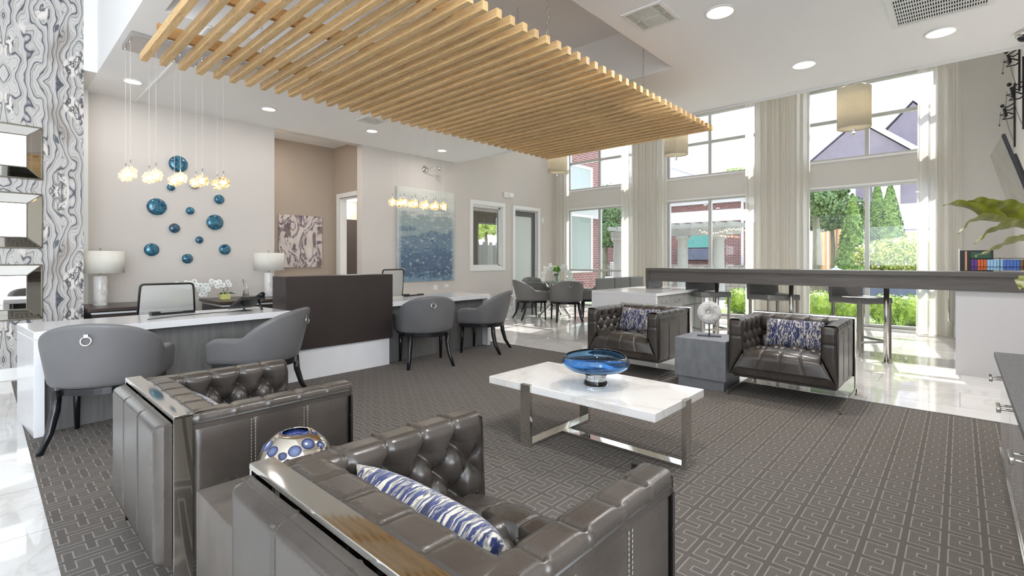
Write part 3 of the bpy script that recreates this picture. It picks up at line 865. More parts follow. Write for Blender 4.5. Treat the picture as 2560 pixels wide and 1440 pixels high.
# house with gables
H = thing('apartment_house', 'two storey house with grey gable roofs, white trim and mauve siding beyond the garden', 'house', (34, 0, 0))
MB().box(0, 8, -8, 7.5, -.12, 6.9).build('wall', M['siding'], H)
MB().box(-.06, 0, -2.2, 2.45, .2, 2.9).box(-.06, 0, -2.2, 2.45, 4.3, 5.9).box(-.06, 0, 3.6, 4.4, 2.5, 6.8).build('dark_siding_panel', M['darksiding'], H)
MB().box(-.07, 0, 4.9, 5.6, 0, 6.9).box(-.07, 0, 6.2, 7.2, 3.0, 6.9).build('brick_panel', M['brick'], H)
for yc, zt, hw, x in [(4.25, 9.0, 2.6, -.5), (1.9, 9.9, 2.7, .8), (-3.0, 9.5, 3.2, -.3)]:
    MB().prism([(yc-hw, 6.8), (yc+hw, 6.8), (yc, zt)], x, 8, axis='x').build('gable', M['darksiding'], H)
    m = MB()
    for sg in (-1, 1):
        a = Vector((yc, zt+.12)); b = Vector((yc+sg*(hw+.5), 6.8-.35)); nn = Vector((b.y-a.y, -(b.x-a.x))).normalized()*.16
        m.prism([(a.x, a.y), (b.x, b.y), (b.x+nn.x*sg, b.y+abs(nn.y)), (a.x, a.y+.22)], x-.1, 8, axis='x')
    m.build('roof', M['roof'], H)
    m = MB()
    for sg in (-1, 1):
        m.prism([(yc, zt+.04), (yc+sg*(hw+.5), 6.40), (yc+sg*(hw+.5), 6.72), (yc, zt+.36)], x-.52, x-.42, axis='x')
    m.box(x-.08, x, yc-hw, yc+hw, 6.65, 6.95).build('trim_board', M['whiteext'], H)
for (y, z) in [(-.4, 4.4), (-.4, 1.0), (3.0, 4.2), (3.0, 1.0), (5.2, 4.4), (1.7, 1.2)]:
    wf = MB().box(-.12, 0, y-.6, y+.6, z-.1, z+1.6).build('window', M['whiteext'], H)
    MB().box(-.14, -.12, y-.48, y+.48, z, z+.7).box(-.14, -.12, y-.48, y+.48, z+.8, z+1.5).build('pane', M['frosted'], wf)
MB().box(-.25, -.1, 3.45, 3.6, 0, 6.8).box(-.25, -.1, 2.45, 2.6, 0, 6.8).build('downpipe', M['whiteext'], H)
M['stringbulb'] = emit('string_light', (1, .72, .42), 2.2)
# pavilion
P = thing('brick_pavilion', 'brick pool pavilion with a white band and gabled roof in the middle window', 'building', (22, 6.95, -.12))
MB().box(0, 5, 0, 7, 0, 3.95).build('wall', M['brick'], P)
MB().box(-.05, 5, -.05, 7, 3.05, 3.55).box(-.12, 5, -.12, 7.1, 3.85, 4.15).build('band', M['whiteext'], P)
MB().prism([(-.8, 4.1), (7.8, 4.1), (3.5, 5.9)], -.6, 5.5, axis='x').build('gable', M['siding'], P)
m = MB()
for sg, e in ((-1, -.8), (1, 7.8)):
    m.prism([(3.5, 5.9), (e, 4.0), (e, 4.25), (3.5, 6.2)], -.75, 5.5, axis='x')
m.build('roof', M['whiteext'], P)
MB().tube([(-.15, -.15, 0), (-.15, -.15, 3.9)], .05, 8).build('downpipe', M['whiteext'], P)
MB().box(-.08, 0, 1.2, 2.6, 1.9, 2.7).build('screen_panel', M['tealscreen'], P)
MB().box(-.2, -.02, 1.1, 2.7, 1.35, 1.85).build('outdoor_counter', M['planter'], P)
tag(bx(20.4, 20.9, 5.4, 14, -.12, 1.02).build('stone_wall', M['stone'], bev=.03), 'waist-high stacked stone wall in front of the brick pavilion', 'wall')
G = thing('pergola', 'grey pergola with round columns and a string of warm bulbs in the middle window', 'pergola', (17, 0, -.12))
for px in (1545, 1707, 1797):
    y = atx(px, 640, 17).y
    MB().lathe([(.26, 0), (.26, .15), (.19, .2), (.17, 2.0), (.19, 2.05), (.25, 2.1), (.25, 2.2)], 20, (0, y, 0)).build('column', M['greycol'], G)
ya, yb = atx(1852, 600, 17).y, atx(1530, 600, 17).y
MB().box(-.1, .1, ya, yb, 2.2, 2.45).build('beam', M['greycol'], G)
m = MB(); y = ya+.1
while y < yb: m.box(-.9, 1.4, y-.03, y+.03, 2.45, 2.6); y += .4
m.build('rafters', M['greycol'], G)
for k in range(22):
    u = k/21; px = 1750+118*u
    p = atx(px, 576+5*sin(u*PI*2)+3*abs(sin(k*1.7)), 16.7)
    MB().ball((p.x-17, p.y, p.z+.12), .022, 8, 6).build('string_bulb', M['stringbulb'], G)
# brick wing of the building with white window
B = thing('brick_wing', 'brick wing of the same building with a tall white-framed window outside the left window', 'building', (10.66, 9.0, -.12))
MB().box(0, 3.55, 0, .15, 0, 9).box(3.71, 3.86, .15, 3.1, 0, 9).build('wall', M['brick'], B)
MB().box(-.0, 3.57, -.03, 0, 2.72, 3.15).build('stone_lintel', M['siding'], B)
for z0, z1 in ((1.0, 2.72), (3.25, 4.3), (5.4, 6.8)):
    f = MB().box(1.05, 3.05, -.05, 0, z0-.06, z0).box(1.05, 3.05, -.05, 0, z1, z1+.08).box(1.05, 1.14, -.05, 0, z0, z1).box(2.96, 3.05, -.05, 0, z0, z1).box(1.62, 1.68, -.05, 0, z0, z1).build('window', M['whiteext'], B)
    MB().box(1.14, 2.96, -.02, 0, z0, z1).build('pane', M['blindglass'], f)
t = thing('privacy_fence', 'grey board fence seen through the interior window and the office beyond', 'fence', (10.5, 15.2, -.12))
m = MB()
for k in range(30): m.box(k*.2, k*.2+.185, 0, .03, 0, 2.0+.12*(k % 2))
m.build('board_panel', plain('weathered_grey_boards', S(112, 110, 108), .8), t)
MB().box(0, 6, .03, .08, .4, .5).box(0, 6, .03, .08, 1.6, 1.7).build('rail', M['greycol'], t)
tag(bx(9, 17, 12.2, 15.1, -.12, -.05).build('lawn', M['grass']), 'small lawn behind the office, glimpsed through the interior window', 'lawn', kind='stuff')
# patio bits near the pergola
t = thing('patio_chair', 'white metal patio chair outside the right pane of the left window', 'chair', (19, atx(1532, 660, 19).y, -.12))
MB().box(-.25, .25, -.25, .25, .55, .6).build('seat', M['whiteext'], t)
m = MB()
for k in range(6): m.box(.22, .25, -.25+k*.095, -.23+k*.095, .6, 1.25)
m.box(.22, .25, -.27, .27, 1.2, 1.25).build('backrest', M['whiteext'], t)
for sx_ in (-.22, .22):
    for sy_ in (-.22, .22): MB().tube([(sx_, sy_, 0), (sx_, sy_, .56)], .015, 6).build('leg', M['whiteext'], t)
p = atx(2090, 664, 14)
t = thing('patio_umbrella', 'small blue parasol outside, just above the bar in the right window', 'umbrella', (p.x, p.y, -.12))
MB().lathe([(.62, .88), (.3, 1.02), (.02, 1.16)], 8).build('canopy', plain('pale_blue_canvas', S(128, 146, 196), .8), t)
MB().tube([(0, 0, 0), (0, 0, 1.2)], .02, 8).build('pole', M['whiteext'], t)

# ================================================================ CEILING FIXTURES
M['warmring'] = emit('warm_reflector', (1, .72, .42), 1.3)  # self-glowing ring draws the warm halo around each lens
def downlight(x, y, r, label, pw, z=ZC):
    t = thing('recessed_downlight', label, 'ceiling light', (x, y, z), 0, 'recessed ceiling downlights')
    MB().lathe([(r*.82, .0), (r*.84, -.012), (r*.98, -.008), (r, 0)], 40, closed=False).build('trim_ring', M['trim'], t)
    MB().lathe([(0, -.001), (r*.72, -.001), (r*.72, -.004), (0, -.004)], 40).build('lens', M['downlight'], t)
    MB().lathe([(r*.72, -.002), (r*.84, -.009), (r*.84, -.001), (r*.72, -.001)], 40, closed=True).build('reflector', M['warmring'], t)
    ld = bpy.data.lights.new('downlight', 'AREA'); ld.shape = 'DISK'; ld.size = r*1.5; ld.energy = pw; ld.color = (1, .97, .95)
    lo = bpy.data.objects.new('downlight_lamp', ld); C.objects.link(lo); lo.parent = t; lo.location = (0, 0, -.02)
DLP = 30
for px, py, r, lab in [(332, 203, .10, 'round warm downlight over the marble lamp, leftmost of the ceiling lights'),
                       (672, 272, .10, 'round warm downlight between the glass discs and the hall opening'),
                       (930, 327, .10, 'round warm downlight just right of the hall opening beneath the air vent'),
                       (1105, 376, .10, 'round warm downlight above the big blue painting, farthest of all'),
                       (1800, 29, .125, 'large round downlight beside the square air vent at the top'),
                       (2010, 161, .125, 'round downlight between two streaks of sunlight near the windows'),
                       (2352, 80, .125, 'round downlight at the upper right below the big grille')]:
    p = atz(px, py, ZC); downlight(p.x, p.y, r, lab, 2.6 if r < .11 else 12)
downlight(3.3, 8.42, .09, 'warm ceiling downlight inside the tan hallway, hidden above the opening', 7, 3.5)
for (x, y) in [(1.9, .9)]:
    downlight(x, y, .125, 'round ceiling downlight above the near armchairs, out of the top of the view', 12)
def vent(x, y, sx_, sy_, label):
    t = thing('ceiling_air_vent', label, 'air vent', (x, y, ZC), 0, 'four-way ceiling air vents')
    m = MB(); a, b = sx_/2, sy_/2
    m.box(-a, a, -b, -b+.03, -.012, 0).box(-a, a, b-.03, b, -.012, 0).box(-a, -a+.03, -b+.03, b-.03, -.012, 0).box(a-.03, a, -b+.03, b-.03, -.012, 0)
    m.box(-.008, .008, -b+.03, b-.03, -.01, 0).box(-a+.03, a-.03, -b+.09, -b+.098, -.01, 0).box(-a+.03, a-.03, b-.098, b-.09, -.01, 0)
    m.build('frame', M['trim'], t)
    bx(-a+.03, a-.03, -b+.03, b-.03, -.004, -.001).build('duct_opening', plain('duct_dark', S(24, 22, 20), .9), t)  # dark plate puts the shade inside the duct into colour
    m = MB()
    k = -a+.045
    while k < a-.04:
        m.box(k, k+.006, -b+.10, b-.10, -.011, -.003); k += .0155
    for s_ in (-1, 1):
        for q in range(4):
            yy = s_*(b-.04-q*.014); m.box(-a+.03, a-.03, yy-.003, yy+.003, -.010, -.003)
    m.build('louvres', M['plastic_white'], t)
vent(3.895, 1.955, .40, .36, 'square white air vent in the ceiling at the top centre of the picture')
p = atz(930, 300, ZC); vent(p.x, p.y, .36, .36, 'white ceiling air vent partly hidden behind the left ends of the wood slats')
t = thing('return_air_grille', 'large white return-air grille with rows of slots at the top right ceiling', 'air grille', (5.25, .12, ZC))
m = MB().box(-.33, .33, -.33, -.29, -.012, 0).box(-.33, .33, .29, .33, -.012, 0).box(-.33, -.29, -.29, .29, -.012, 0).box(.29, .33, -.29, .29, -.012, 0).build('frame', M['trim'], t)
bx(-.29, .29, -.29, .29, -.004, -.001).build('duct_opening', bpy.data.materials['duct_dark'], t)  # painted dark plate, stands for shade behind the grille
m = MB()
for k in range(8): m.box(-.29+k*.0785, -.278+k*.0785, -.29, .29, -.011, -.002)
for k in range(37): m.box(-.29, .29, -.29+k*.0159, -.283+k*.0159, -.009, -.003)
m.build('louvres', M['trim'], t)
# wooden slat canopy
SL = thing('wood_slat_canopy', 'suspended canopy of parallel oak slats hung on chains below the ceiling recess', 'ceiling canopy', (.857, 2.215, 2.8))
first = MB().box(-.001, .047, 0, 2.57, 0, .062).build('slat', M['oak'], SL, bev=.002, seg=1)
for k in range(1, 41):
    o = first.copy(); C.objects.link(o); o.parent = SL; o.location = (k*.1285, random.uniform(-.004, .004), 0)
for y in (.30, 1.22, 2.09):
    bx(.02, 5.17, y, y+.045, .063, .15).build('crossbeam', M['oakdark'], SL, bev=.002, seg=1)
def chain(x, y, z0, z1):
    m = MB(); z = z0; k = 0
    while z < z1:
        pts = []
        for a in range(10):
            u = 2*PI*a/10; rr = .009*cos(u); zz = .021*sin(u)
            pts.append((x+rr, y, z+zz+.02) if k % 2 else (x, y+rr, z+zz+.02))
        m.tube(pts, .0022, 5, closed=True); z += .036; k += 1
    m.build('chain', M['chrome'], SL)
for x in (.75, 2.35, 4.02):
    for y in (.322, 2.112): chain(x, y, .15, 1.1)
for x in (1.6, 3.0): chain(x, 1.242, .15, 1.1)
# pendant clusters
def pendant(name_label, canopy, globes, zg, group):
    (x0, x1, y0, y1) = canopy
    t = thing('pendant_chandelier', name_label, 'chandelier', ((x0+x1)/2, (y0+y1)/2, ZC), 0, group)
    cx_, cy_ = (x0+x1)/2, (y0+y1)/2
    bx(x0-cx_, x1-cx_, y0-cy_, y1-cy_, -.045, 0).build('canopy', plain('satin_grey_canopy', S(182, 177, 174), .25, .7), t, bev=.004)
    for k, (x, y, z) in enumerate(globes):
        x -= cx_; y -= cy_; z -= ZC
        MB().tube([(x, y, -.045), (x, y, z+.11)], .0014, 5).build('cord', M['plastic_white'], t)
        MB().lathe([(0, -.02), (.012, -.018), (.006, 0), (.004, .02), (0, .02)], 10, (x, y, -.05)).build('cord_grip', M['chrome'], t)
        g = MB().tube([(x, y, z+.05), (x, y, z+.12)], .005, 8).build('socket_rod', M['chrome'], t)
        mb = MB()
        for q in range(70):
            d = Vector((random.gauss(0, 1), random.gauss(0, 1), random.gauss(0, 1))).normalized()
            c = Vector((x, y, z))+d*.050; mb.ball(c, random.uniform(.009, .014), 5, 4, smooth=False)
        gl = mb.build('crystal_globe', M['crystal'], t)
        MB().ball((x, y, z), .024, 10, 8).build('bulb', M['bulb'], gl)
gl = []
for px in (326, 390, 451, 506, 559):
    p = aty(px, 448, 5.68); gl.append((p.x, 5.68, 2.03))
for px in (314, 373, 436, 490, 543):
    p = aty(px, 448, 5.9); gl.append((p.x, 5.9, 2.03))
pendant('crystal globe pendant cluster of ten lights over the left white desk', (.93, 2.15, 5.55, 6.0), gl, 2.03, 'crystal pendant clusters')
gl = []
for px in (1010.2, 1037.8, 1064.4, 1089.3, 1109.3):
    p = aty(px, 512, 5.5); gl.append((p.x, 5.5, 1.99))
for px in (981, 1000.4, 1030, 1057.8, 1083.8):
    p = aty(px, 505, 5.8); gl.append((p.x, 5.8, 2.02))
pendant('crystal globe pendant cluster of ten lights in front of the blue painting', (3.75, 4.95, 5.4, 5.9), gl, 2.0, 'crystal pendant clusters')
# crystal fitting just touching the top edge of the view
t = thing('crystal_chandelier', 'crystal ceiling fixture just peeking in at the top edge near the square vent', 'chandelier', (3.06, 1.98, ZC))
MB().lathe([(0, 0), (.14, 0), (.14, -.02), (0, -.025)], 24).build('canopy', M['chrome'], t)
m = MB()
for q in range(60):
    a = random.uniform(0, 2*PI); r = random.uniform(0, .2); m.ball((cos(a)*r, sin(a)*r, -.05-.09*(1-r/.2)*random.random()), .014, 6, 5, smooth=False)
m.build('crystals', M['crystal'], t)
# drum pendants in the window bay
for px, zb, lab in [(2135, 3.27, 'cream drum pendant lamp in front of the right upper window, nearest and largest'), (1690, 3.27, 'cream drum pendant lamp below the wood slat tips by the middle window'),
                    (1394, 3.27, 'cream drum pendant lamp in the far left corner by the left window, smallest')]:
    p = atx(px, 400, 9.2)
    t = thing('drum_pendant_lamp', lab, 'pendant lamp', (p.x, p.y, zb), 0, 'cream drum pendants in the window bay')
    MB().lathe([(.225, 0), (.225, .62), (.221, .62), (.221, .004)], 48, closed=True).build('drum_shade', M['shade_cream'], t)
    MB().lathe([(0, .02), (.218, .02), (.218, .012), (0, .012)], 48).build('diffuser', M['shade_cream'], t)
    ld = bpy.data.lights.new('pendant_bulb', 'POINT'); ld.energy = 46; ld.color = (1, .97, .92); ld.shadow_soft_size = .06  # added light inside the unlit drum, brightening the window bay
    lo = bpy.data.objects.new('pendant_bulb', ld); C.objects.link(lo); lo.parent = t; lo.location = (0, 0, .35)
    MB().lathe([(0, 0), (.028, -.005), (.012, -.03), (.03, -.06), (.022, -.085), (.006, -.1), (.008, -.115), (.0, -.13)], 16).build('finial', M['clearglass'], t)
    m = MB().tube([(0, 0, .72), (0, 0, 1.72)], .006, 8)
    for a in range(3): m.tube([(cos(a*2.1)*.0, sin(a*2.1)*.0, .74), (cos(a*2.1)*.22, sin(a*2.1)*.22, .62)], .003, 5)
    m.build('stem', M['chrome'], t)
# small wall and ceiling devices
p = aty(1268, 488, 8.0)
t = thing('emergency_light', 'small white emergency light unit on the back wall above the interior window and door', 'emergency light', (p.x, 8.0, p.z))
MB().box(-.15, .15, -.05, 0, -.065, .065).build('housing', M['plastic_white'], t, bev=.012)
MB().box(-.01, .14, -.09, -.05, -.05, .05).build('lamp_head', M['trim'], t, bev=.015)
p = aty(1062, 424, 8.0)
t = thing('picture_light', 'chrome swing-arm spotlight on the wall above the big blue painting', 'wall light', (p.x, 8.0, p.z))
MB().lathe([(0, .0), (.075, .0), (.075, .02), (.03, .035), (0, .035)], 28).build('wall_plate', M['chrome'], t).rotation_euler = (PI/2, 0, 0)
MB().tube([(0, -.03, 0), (.02, -.22, .01), (.16, -.26, .01)], .007, 8).build('arm', M['chrome'], t)
MB().lathe([(0, .05), (.03, .04), (.036, -.03), (0, -.03)], 16, (.165, -.26, 0)).build('lamp_head', M['chrome'], t)
for px, py, w_, h_, lab in [(1088, 718, .115, .115, 'white double outlet plate under the blue painting, left of the small one'), (1116, 714, .115, .075, 'small white data outlet plate under the lower right corner of the blue painting')]:
    p = aty(px, py, 8.0)
    t = thing('wall_outlet', lab, 'outlet', (p.x, 8.0, p.z))
    bx(-w_/2, w_/2, -.008, 0, -h_/2, h_/2).build('plate', M['plastic_white'], t, bev=.003)
    m = MB()
    for sx_ in (-.028, .028): m.box(sx_-.014, sx_+.014, -.011, -.008, -h_*.3, h_*.3)
    m.build('sockets', M['trim'], t)
p = aty(1354, 551, 8.0)
t = thing('wall_thermostat', 'small white control on the back wall right of the frosted glass door', 'thermostat', (p.x+.02, 8.0, p.z))
bx(-.05, .05, -.025, 0, -.07, .07).build('body', M['plastic_white'], t, bev=.006)
p = atz(2557, 95, ZC)
t = thing('ceiling_camera', 'small chrome and black dome device on the ceiling edge at the far right corner', 'camera', (6.45, -.43, ZC))
MB().lathe([(0, 0), (.06, 0), (.06, -.04), (.05, -.05)], 24).build('housing', M['chrome'], t)
MB().ball((0, 0, -.05), .045, 16, 10).build('dome', M['black'], t)

# ================================================================ WALL ART
for (px, py, d, lab) in [(446.9, 409.4, .225, 'large blue ceramic disc, topmost on the wall, behind the pendant cords'), (428.6, 468, .095, 'small blue disc half hidden behind the middle pendant globes'),
                      (393, 516.4, .225, 'large blue and rust ceramic disc, leftmost of the three large ones'), (476.4, 526.8, .105, 'small dark blue disc in the middle of the wall cluster'),
                      (549.2, 498.1, .135, 'medium blue disc at the upper right below the right pendant globes'), (538.8, 555.6, .22, 'large teal ceramic disc at the right of the cluster'),
                      (437.2, 570.3, .13, 'medium blue-green disc below and right of the large left disc'), (499.6, 599.8, .10, 'smallest blue disc with dark centre in the lower middle'),
                      (380.1, 624.1, .17, 'lower left blue disc with a raised swirl'), (469.5, 646.7, .135, 'lowest blue disc of the wall cluster'),
                      (563.6, 623.6, .155, 'lower right blue disc with an off-centre spiral'), (488, 461, .12, 'blue disc almost fully hidden behind the fourth pair of pendant globes')]:
    p = aty(px, py, 7.96)
    t = MB().lathe([(0, .0), (d*.42, .002), (d*.5, .012), (d*.49, .02), (d*.36, .032), (d*.2, .038), (0, .040)], 40).build('wall_disc', M['disc'])
    t.location = (p.x, 7.995, p.z); t.rotation_euler = (PI/2, 0, 0)
    tag(t, lab, 'wall disc', 'blue ceramic wall discs')
t = thing('abstract_painting', 'tall abstract canvas in blues and pale grey between the pendant globes and the right desk', 'painting', (6.135, 7.995, .795))
bx(-.72, .72, -.045, 0, 0, 1.85).build('canvas', M['bigart'], t, bev=.003)
t = thing('hall_painting', 'square abstract canvas with purple and brown branching strokes in the tan hallway', 'painting', (4.206, 9.438, 1.08))
bx(-.42, .42, -.04, 0, 0, 1.0).build('canvas', M['hallart'], t, bev=.003)
def mirror(z0, z1, lab):
    t = thing('wall_mirror', lab, 'mirror', (-.02, 7.1, (z0+z1)/2), 0, 'stack of mirrors on the marble wallpaper')
    a, h = .46, (z1-z0)/2; b = .115; ia, ih = a-b, h-b*.93
    m = MB()
    O = [(-a, -h), (a, -h), (a, h), (-a, h)]; I = [(-ia, -ih), (ia, -ih), (ia, ih), (-ia, ih)]
    for k in range(4):
        j = (k+1) % 4
        m.add([(O[k][0], -.012, O[k][1]), (O[j][0], -.012, O[j][1]), (I[j][0], -.062, I[j][1]), (I[k][0], -.062, I[k][1])], [(0, 1, 2, 3)])
    m.build('bevel_frame', M['bevelmirror'], t)
    m = MB()
    for (P_, y, r) in ((O, -.014, .007), (I, -.064, .006)):
        for k in range(4):
            j = (k+1) % 4; m.tube([(P_[k][0], y, P_[k][1]), (P_[j][0], y, P_[j][1])], r, 6)
    for k in range(4): m.tube([(O[k][0], -.014, O[k][1]), (I[k][0], -.064, I[k][1])], .005, 6)
    m.build('beaded_edge', M['silverbead'], t)
    bx(-ia, ia, -.062, -.056, -ih, ih).build('mirror_glass', M['mirror'], t)
    bx(-a, a, -.012, 0, -h, h).build('backing', M['black'], t)
mirror(2.06, 2.60, 'wide mirror in an angled mirror-glass frame, top of the three on the marble wallpaper')
mirror(1.345, 1.905, 'wide mirror in an angled mirror-glass frame, middle of the three on the marble wallpaper')
mirror(.61, 1.17, 'wide mirror in an angled mirror-glass frame, bottom of the three on the marble wallpaper')

# ================================================================ TUFTED ARMCHAIRS
def tuftH(a, s, p, q, s0, a0=0.0, smax=9):
    """(height, button) in metres of relief at length a and profile distance s; rows of buttons start at s0"""
    u = (a-a0)/p; v = (s-s0)/q
    if v < 0:
        d = abs(u-round(u))*p
        k = math.exp(v*1.6)
        h = -.0045*math.exp(-(d/.0045)**2)-(.003+.012*k)*math.exp(-(d/(.010+.008*k))**1.6)
        h += .007*k*k*(abs(sin(PI*u))-1)
    else:
        g = math.sqrt(1/p**2+.25/q**2)
        mm, nn = u+v/2, u-v/2
        d = min(abs(mm-round(mm)), abs(nn-round(nn)))/g
        h = -.0045*math.exp(-(d/.005)**2)-.006*math.exp(-(d/.014)**2)-.008*math.exp(-(d/.03)**2)
        w1 = min(1, v*2)
        h += .018*((abs(sin(PI*mm))*abs(sin(PI*nn)))**.5-1)
    btn = 0
    for i in (math.floor(u)-1, math.floor(u), math.floor(u)+1, math.floor(u)+2):
        for r in (0, 1, 2, 3):
            vv = r; uu = i+(.5 if r % 2 else 0)
            if s0+vv*q > smax: continue
            d2 = ((u-uu)*p)**2+((v-vv)*q)**2
            btn = max(btn, math.exp(-d2/(.022**2))*.7+math.exp(-d2/(.040**2))*.3)
    return h, btn
def resample(pts, step):
    out = [pts[0]]; L = [0]
    for a, b in zip(pts, pts[1:]):
        d = math.dist(a, b); n = max(1, int(round(d/step)))
        for k in range(1, n+1):
            out.append((a[0]+(b[0]-a[0])*k/n, a[1]+(b[1]-a[1])*k/n)); L.append(L[-1]+d/n)
    return out, L
def arc(cx_, cy_, r, a0, a1, n=8): return [(cx_+r*cos(R(a0+(a1-a0)*k/n)), cy_+r*sin(R(a0+(a1-a0)*k/n))) for k in range(n+1)]
M['thread'] = plain('pale_stitching_thread', S(150, 145, 137), .7)
CW, CD, CH, AT = .84, .80, .68, .115
def armchair_mesh_parts():
    parts = []
    step = .0066
    # back cushion: profile in (x,z) from behind the top over to the seat, swept along y
    prof = [(.118, CH-.05), (.118, CH-.02)]+arc(.145, CH-.025, .027, 180, 90, 4)+[(.19, CH+.001)]+arc(.2, CH-.045, .046, 85, 0, 7)+[(.25, CH-.12), (.262, .36)]
    pr, L = resample(prof, step)
    HB = CW/2-.02
    nA = int(2*HB/step)
    s_first = L[-1]-.335+.10
    def fn(i, j):
        y = -HB+2*HB*i/(nA-1); x, z = pr[j]
        a, b = pr[max(0, j-1)], pr[min(len(pr)-1, j+1)]
        t = Vector((b[0]-a[0], b[1]-a[1])).normalized(); n = Vector((-t.y, t.x))
        if n.dot(Vector((1, .6))) < 0: n = -n
        pf, bt = tuftH(y, L[j], .148, .085, s_first, .074)
        fade = min(1, L[j]/.06)
        h = (pf-.034*bt)*fade
        return (x+n.x*h, y, z+n.y*h)
    parts.append(('back_cushion', MB().grid(fn, nA, len(pr))))
    # buttons
    mb = MB()
    def P_at(s):
        k = min(range(len(L)), key=lambda q: abs(L[q]-s)); return pr[k]
    for r in range(3):
        s = s_first+r*.085
        if s > L[-1]-.03: continue
        x, z = P_at(s)
        for i in range(-3, 4):
            y = (i+(.5 if r % 2 == 0 else 0))*.148
            if abs(y) < HB-.09: mb.ball((x-.028, y, z), .011, 8, 6)
    parts.append(('back_buttons', mb))
    # arms
    for sg in (1, -1):
        yo = CW/2
        prof = [(yo-.004, CH-.06)]+arc(yo-.026, CH-.024, .024, 0, 90, 5)+[(yo-.07, CH)]+arc(yo-AT+.045, CH-.045, .046, 95, 180, 6)+[(yo-AT-.004, CH-.16), (yo-AT-.012, .36)]
        pa, La = resample(prof, step)
        x0, x1 = .118, CD-.012
        nx = int((x1-x0)/step)
        sf = La[-1]-.335+.10
        def fa(i, j):
            x = x0+(x1-x0)*i/(nx-1); y, z = pa[j]
            a, b = pa[max(0, j-1)], pa[min(len(pa)-1, j+1)]
            t = Vector((b[0]-a[0], b[1]-a[1])).normalized(); n = Vector((t.y, -t.x))
            if n.dot(Vector((-1, .6))) < 0: n = -n
            pf, bt = tuftH(x, La[j], .132, .085, sf, CD-.13-.132*4)
            e = min(1, (x1-x)/.05); e2 = min(1, La[j]/.05)
            k = min(1, (x1-x)/.04)
            bt *= (1 if x < CD-.09 else 0)
            h = (pf*k-.034*bt)*e2
            return (x, sg*(y+n.x*h), z+n.y*h)
        parts.append(('arm', MB().grid(fa, nx, len(pa))))
        # front face of the arm
        m = MB(); nz, ny = 44, 9; zb = .195
        def ff(i, j):
            z = zb+(CH-.006-zb)*j/(nz-1); yi = yo-AT-.006 if z > .42 else yo-.004-(AT)*(z-zb)/(.42-zb)
            u = i/(ny-1); y = yo+(yi-yo)*u
            ed = min(1, min(u, 1-u)*5+.0)**.5; et = min(1, (nz-1-j)/5)**.5
            seam = math.exp(-((z-.53)/.006)**2)*.006
            x = CD-.022+.024*ed*et-seam
            if j == nz-1: z -= .004
            return (x, sg*y, z)
        parts.append(('arm_front', m.grid(ff, ny, nz)))
        # outer side panel with channels
        m = MB(); nx2 = 70
        def fs(i, j):
            x = .118+(CD-.02-.118)*i/(nx2-1); t = j/11
            zb2 = .15+.045*(x/CD); z = zb2+(CH-.03-zb2)*t
            c = abs(((x-.118)/.2207) % 1-.5)
            g = -.008*math.exp(-((.5-c)*.2207/.006)**2)
            e = min(1, min(i, nx2-1-i)/3, min(j, 11-j)/1.0)
            return (x, sg*(yo-.012+.011*e+g), z)
        parts.append(('side_panel', m.grid(fs, nx2, 12)))
        m = MB()
        for xs in (.118+.2207-.008, .118+.2207+.008, .118+.4414-.008, .118+.4414+.008):
            z = .21
            while z < CH-.06:
                m.box(xs-.0012, xs+.0012, min(sg*yo, sg*(yo+.0012)), max(sg*yo, sg*(yo+.0012)), z, z+.008); z += .0125
        parts.append(('stitching', m))
        pts = [(.12, sg*(yo-.004), CH-.035), (CD-.03, sg*(yo-.004), CH-.035), (CD-.012, sg*(yo-.004), CH-.06), (CD-.012, sg*(yo-.004), .21)]
        parts.append(('piping', MB().tube(pts, .0055, 6)))
    # seat: from back over the top and down the front
    prof = [(.22, .385), (CD-.10, .405)]+arc(CD-.085, .335, .07, 85, 8, 7)+[(CD-.004, .26), (CD-.022, .195), (CD-.05, .185)]
    ps, Ls = resample(prof, step*1.05)
    nS = int(CW/step)
    def fse(i, j):
        u = i/(nS-1)*2-1; x, z = ps[j]
        if z < .42: wd = CW/2-.006-AT*max(0, min(1, (z-.195)/(.40-.195)))
        else: wd = CW/2-AT
        if x < CD-.12: wd = CW/2-AT+.02
        y = u*wd
        a, b = ps[max(0, j-1)], ps[min(len(ps)-1, j+1)]
        t = Vector((b[0]-a[0], b[1]-a[1])).normalized(); n = Vector((-t.y, t.x))
        if n.y < -.2 or (n.x < 0 and abs(n.y) < .3): n = -n
        sb = Ls[-1]-Ls[j]
        yy = u*(CW/2-AT)
        # rows counted from the front edge backwards
        pf, bt = tuftH(yy, .36-(sb-.0) if sb < .36 else 0, .148, .1, 99) if sb < .36 else tuftH(yy, sb, .148, .10, .36, .0)
        crown = .032*(1-u*u)*min(1, sb/.3)
        ed = min(1, sb/.03)
        h = (pf-.034*bt)*ed*min(1, (1-abs(u))*9+.25)+crown
        return (x+n.x*h, y, z+n.y*h)
    parts.append(('seat', MB().grid(fse, nS, len(ps))))
    mb = MB()
    for r in range(3):
        sb = .36+r*.10
        k = min(range(len(Ls)), key=lambda q: abs(Ls[-1]-Ls[q]-sb)); x, z = ps[k]
        for i in range(-3, 4):
            y = (i+(.5 if r % 2 else 0))*.148
            if abs(y) < CW/2-AT-.03: mb.ball((x, y, z-.014), .011, 8, 6)
    parts.append(('seat_buttons', mb))
    parts.append(('underside', MB().box(.02, CD-.06, -CW/2+.02, CW/2-.02, .165, .19)))
    # outside back panel with two seams
    m = MB(); ny = 90
